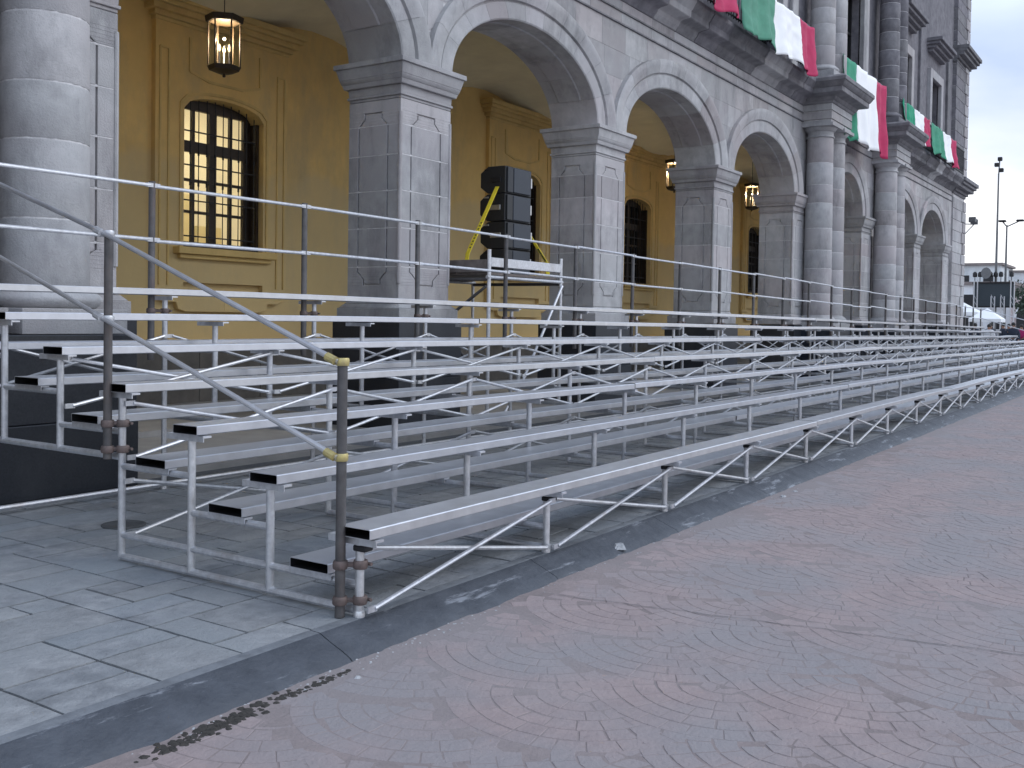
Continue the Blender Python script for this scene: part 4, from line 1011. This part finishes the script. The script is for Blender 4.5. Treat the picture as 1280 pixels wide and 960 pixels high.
# ================================================================== BEYOND THE PALACE
def house(name, x, y0, y1, z1, mt, label, wz=(), roof=None, depth=10, arches=0):
    t_ = thing(name, label, 'building', (x, (y0 + y1) / 2, -.1))
    def hp(nm, mb, mm_, **k):
        o = obj(nm, mb, mm_, t_, **k); o.location = (-x, -(y0 + y1) / 2, .1); return o
    hp('wall', MB().box(x, x + depth, y0, y1, -.1, z1), mt)
    hp('roof', MB().box(x - .3, x + depth + .3, y0 - .3, y1 + .3, z1 + .002, z1 + .3), roof or M['roof'])
    for z in wz:
        n_ = max(2, int((y1 - y0) / 2.2))
        for i in range(n_):
            yc = y0 + (y1 - y0) * (i + .5) / n_
            w_ = hp('window', MB().box(x - .08, x + .02, yc - .55, yc + .55, z, z + 1.3), M['dark'])
            hp('window_sill', MB().box(x - .16, x + .02, yc - .65, yc + .65, z - .1, z - .002), M['white_paint'])
    for i in range(arches):
        yc = y0 + (y1 - y0) * (i + .5) / arches; r = (y1 - y0) / arches * .36
        poly = [(yc - r, -.1), (yc + r, -.1)] + [(yc + r * math.cos(math.pi * q / 12), 2.4 + r * math.sin(math.pi * q / 12)) for q in range(13)]
        hp('arch_shade_plate', MB().prism(poly, lambda u, v, d: (d, u, v), x - .05, x + .05), M['dark'])  # dark plate on the solid wall, shade inside the arch put into colour
        hp('arch_trim', MB().prism([(yc + (r + .18) * math.cos(math.pi * q / 12), 2.4 + (r + .18) * math.sin(math.pi * q / 12)) for q in range(13)] + [(yc + r * math.cos(math.pi * q / 12), 2.4 + r * math.sin(math.pi * q / 12)) for q in range(12, -1, -1)], lambda u, v, d: (d, u, v), x - .12, x + .02), M['white_paint'])
    return t_
house('town_house', 112, 15.0, 30, 5.7, M['white_paint'], 'white flat roofed house seen just past the palace corner', (1.2, 3.4))
house('town_house', 135, 19.2, 30, 8.9, M['grey_paint'], 'pale grey building behind the white house, closest to the palace corner', (1.2, 4.0, 6.4))
house('town_house', 142, 13.6, 20.5, 8.3, M['white_paint'], 'white building with a low roof behind the dark stage screen', (1.5, 4.6))
house('town_house', 104, -9, 13.9, 4.9, M['pink_paint'], 'low pink building with round arches at the right edge of the photo', (), arches=6)
house('town_house', 150, -30, 6.5, 10.2, M['white_paint'], 'far white block rising behind the low pink arched building', (2, 5, 7.4))
def lamp_post(x, y, h, label, arm, horn=False):
    t_ = thing('lamp_post', label, 'lamp post', (x, y, -.1), 'tall lamp posts beyond the palace')
    obj('pole', MB().tube((0, 0, 0), (0, 0, h), .10, 10, .05), M['post'], t_)
    obj('base_plate', MB().lathe([(.3, 0), (.3, .08), (.16, .3)], 0, 0, 10), M['post'], t_)
    for s_ in arm:
        obj('arm', MB().tube((0, 0, h - .1), (0, s_ * .75, h + .25), .04, 8), M['post'], t_)
        mb = MB(); mb.box(-.2, .2, s_ * .75 - .22, s_ * .75 + .22, h + .2, h + .32); obj('lamp_head', mb, M['iron_and_shade'], t_, bevel=.04)
    if not arm:
        mb = MB()
        for a, zz in ((-.25, .2), (.2, .55), (-.1, .9)): mb.box(-.12, .12, a * .6 - .13, a * .6 + .13, h + zz - .12, h + zz + .12)
        obj('floodlight', mb, M['iron_and_shade'], t_, bevel=.03)
        obj('frame', MB().tube((0, 0, h - .2), (0, -.05, h + 1.0), .04, 8), M['post'], t_)
    if horn:
        mb = MB(); mb.tube((-.15, .32, 4.95), (-.5, .5, 4.95), .12, 14, .36); obj('horn_loudspeaker', mb, M['post'], t_)
lamp_post(70, 10.22, 11.2, 'tallest lamp post with a floodlight cluster and a horn loudspeaker below', (), True)
lamp_post(70.5, 9.74, 8.0, 'shorter lamp post with two angled heads right of the tall one', (-1, .35))
# dark stage screen on a truss
st = thing('stage_screen', 'dark rectangular stage screen raised on truss legs beyond the bleacher', 'screen', (70, 10.3, -.1))
def sp_(nm, mb, mt, **k):
    o = obj(nm, mb, mt, st, **k); o.location = (-70, -10.3, .1); return o
sp_('screen_panel', MB().box(69.9, 70.3, 9.15, 11.5, 2.75, 4.25), M['screen'], bevel=.02)
sp_('screen_border', MB().box(69.86, 69.9, 9.1, 11.55, 4.2, 4.3).box(69.86, 69.9, 9.1, 11.55, 2.7, 2.8), M['iron_and_shade'])
for y in (9.2, 9.75, 10.3, 11.3):
    mb = MB()
    for a, c in ((-.1, -.1), (.1, -.1), (.1, .1), (-.1, .1)): mb.tube((69.6 + a, y + c, -.1), (69.6 + a, y + c, 4.4 if y in (9.2, 11.3) else 3.4), .02, 6)
    for q in range(10): mb.tube((69.5, y - .1, q * .35), (69.5, y + .1, q * .35 + .35), .012, 5)
    sp_('truss_leg', mb, M['galv'])
for y in (9.3, 9.9, 10.2, 10.5, 11.1, 11.4):
    mb = MB(); mb.lathe([(.10, 4.62), (.13, 4.66), (.13, 4.85), (.07, 4.95)], 69.8, y, 10); mb.box(69.77, 69.83, y - .02, y + .02, 4.3, 4.7)
    sp_('spotlight', mb, M['iron_and_shade'])
def canopy(x, y, w_, h, label):
    t_ = thing('market_canopy', label, 'canopy', (x, y, -.1), 'white canopies beyond the bleacher')
    a = w_ / 2
    mb = MB(); mb.add([(-a, -a, h), (a, -a, h), (a, a, h), (-a, a, h), (0, 0, h + .62), (-a, -a, h - .18), (a, -a, h - .18), (a, a, h - .18), (-a, a, h - .18)],
                      [(0, 1, 4), (1, 2, 4), (2, 3, 4), (3, 0, 4), (0, 1, 6, 5), (1, 2, 7, 6), (2, 3, 8, 7), (3, 0, 5, 8)])
    obj('canopy_roof', mb, M['canvas'], t_)
    for sx in (-1, 1):
        for sy in (-1, 1): obj('leg', MB().tube((sx * a * .96, sy * a * .96, 0), (sx * a * .96, sy * a * .96, h), .03, 6), M['galv'], t_)
canopy(66.5, 11.5, 2.0, 2.45, 'larger white canopy tent right beside the palace corner')
canopy(64.0, 9.75, 1.7, 2.05, 'smaller lower white canopy tent in front of the dark stage screen')
# bracket lamp on the corner
t_ = thing('wall_floodlight', 'twin floodlights on a bracket fixed to the far corner of the palace', 'floodlight', (50.25, 8.8, 6.1))
obj('bracket', MB().tube((0, 0, -.5), (.9, -.35, .15), .025, 6).tube((0, 0, .1), (.9, -.35, .15), .025, 6), M['post'], t_)
for k, (a, c) in enumerate(((.45, .28), (.95, .22))): obj('lamp_head', MB().box(a - .13, a + .13, -.5, -.2, c - .08, c + .16), M['post'], t_, bevel=.02)
# tree masses beside the square
def bush(x, y, h, r, label):
    t_ = thing('tree', label, 'tree', (x, y, -.1))
    mb = MB(); mb.tube((0, 0, 0), (.1, .05, h * .55), .16, 8, .09)
    for q in range(5): mb.tube((.1, .05, h * .45), (r * .6 * math.cos(q * 1.3), r * .6 * math.sin(q * 1.3), h * .8), .06, 6, .02)
    obj('trunk', mb, M['deck'], t_)
    mb = MB()
    for q in range(900):
        d = Vector((random.gauss(0, 1), random.gauss(0, 1), random.gauss(0, .8))); d = d.normalized() * rnd(.35, 1) * r * (1 + .35 * noise.noise(d * 1.5)); c_ = Vector((.1, .05, h * .72)) + d
        a = Vector((rnd(-1, 1), rnd(-1, 1), rnd(-1, 1))).normalized() * .16; b2 = a.cross(Vector((rnd(-1, 1), rnd(-1, 1), rnd(-1, 1)))).normalized() * .11
        mb.add([c_ - a, c_ + b2, c_ + a, c_ - b2], [(0, 1, 2, 3)])
    obj('crown', mb, M['grass'], t_)
bush(120, 15.2, 6.6, 2.0, 'dark green tree between the pale houses behind the spotlights')
bush(92, 10.5, 5.2, 1.7, 'grey green tree crown showing just right of the stage screen')

# ------------------------------------------------------------------ people
def skin_chain(name, pts, edges, mt, parent, sub=1):
    me = bpy.data.meshes.new(name); me.from_pydata([p[:3] for p in pts], edges, []); me.materials.append(mt)
    o = link(name, me, parent)
    o.modifiers.new('skin', 'SKIN').use_smooth_shade = True
    for i, p in enumerate(pts): me.skin_vertices[0].data[i].radius = (p[3], p[3] * (p[4] if len(p) > 4 else 1))
    me.skin_vertices[0].data[0].use_root = True
    s_ = o.modifiers.new('sub', 'SUBSURF'); s_.levels = s_.render_levels = sub
    return o
def person(x, y, rz, h, top, legs, label, bend=0.0):
    k = h / 1.7
    t_ = thing('person', label, 'person', (x, y, -.1), 'people gathered beyond the bleacher'); t_.rotation_euler.z = rz; t_.scale = (k, k, k)
    st_ = rnd(.05, .14)
    body = [(0, 0, .95, .13), (0, 0, 1.2, .14, 1.25), (0, 0, 1.40, .13, 1.35), (0, 0, 1.5, .055), (.01, 0, 1.60, .085), (.015, 0, 1.68, .075),
            (0, .19, 1.40, .058), (.02, .24, 1.14, .045), (.12, .23, .92, .035), (.15, .22, .83, .033),
            (0, -.19, 1.40, .058), (.02, -.24, 1.14, .045), (.10, -.23, .92, .035), (.13, -.22, .83, .033),
            (0, .10, .88, .095), (st_, .10, .48, .065), (st_ - .04, .10, .07, .045), (st_ + .12, .10, .04, .04),
            (0, -.10, .88, .095), (-st_ * .4, -.10, .48, .065), (-st_, -.10, .07, .045), (-st_ + .15, -.10, .04, .04)]
    ed = [(0, 1), (1, 2), (2, 3), (3, 4), (4, 5), (2, 6), (6, 7), (7, 8), (8, 9), (2, 10), (10, 11), (11, 12), (12, 13), (0, 14), (14, 15), (15, 16), (16, 17), (0, 18), (18, 19), (19, 20), (20, 21)]
    bo = skin_chain('body', body, ed, M['skin'], t_)
    g_ = lambda ids, e_: [tuple(body[i][:3]) + (body[i][3] + e_,) + tuple(body[i][4:]) for i in ids]
    skin_chain('jacket', g_([0, 1, 2, 6, 7, 8, 10, 11, 12], .045) + [(0, 0, 1.50, .09)], [(0, 1), (1, 2), (2, 3), (3, 4), (4, 5), (2, 6), (6, 7), (7, 8), (2, 9)], top, t_)
    skin_chain('trousers', g_([0, 14, 15, 16, 18, 19, 20], .03), [(0, 1), (1, 2), (2, 3), (0, 4), (4, 5), (5, 6)], legs, t_)
    obj('hair', MB().lathe([(.085, 1.60), (.10, 1.66), (.095, 1.72), (.06, 1.775), (.01, 1.79)], -.012, 0, 12), M['hair'], t_)
for q in [(55.5, 9.0, 2.8, 1.70, 'navy', 'navy', 'person in dark clothes standing at the end of the top bleacher row'),
          (56.5, 8.5, 3.3, 1.66, 'pale', 'navy', 'person in a pale top beside the white canopy pole'),
          (58.0, 8.05, 2.2, 1.74, 'navy', 'navy', 'person in navy standing behind the sloping end rail'),
          (59.5, 7.75, 4.0, 1.62, 'navy', 'navy', 'shorter person in navy left of the one in magenta'),
          (60.0, 7.45, 3.0, 1.68, 'magenta', 'navy', 'person in a magenta jacket at the right edge of the photo'),
          (61.0, 9.1, 3.6, 1.72, 'navy', 'pale', 'person in a dark jacket and pale trousers under the smaller canopy'),
          (64.0, 8.6, 2.7, 1.70, 'navy', 'navy', 'dark clothed person farthest behind, between the screen legs'),
          (57.0, 7.45, 3.3, 1.76, 'navy', 'navy', 'tall person in navy just left of the magenta jacket')]:
    person(q[0], q[1], q[2], q[3], M[q[4]], M[q[5]], q[6])
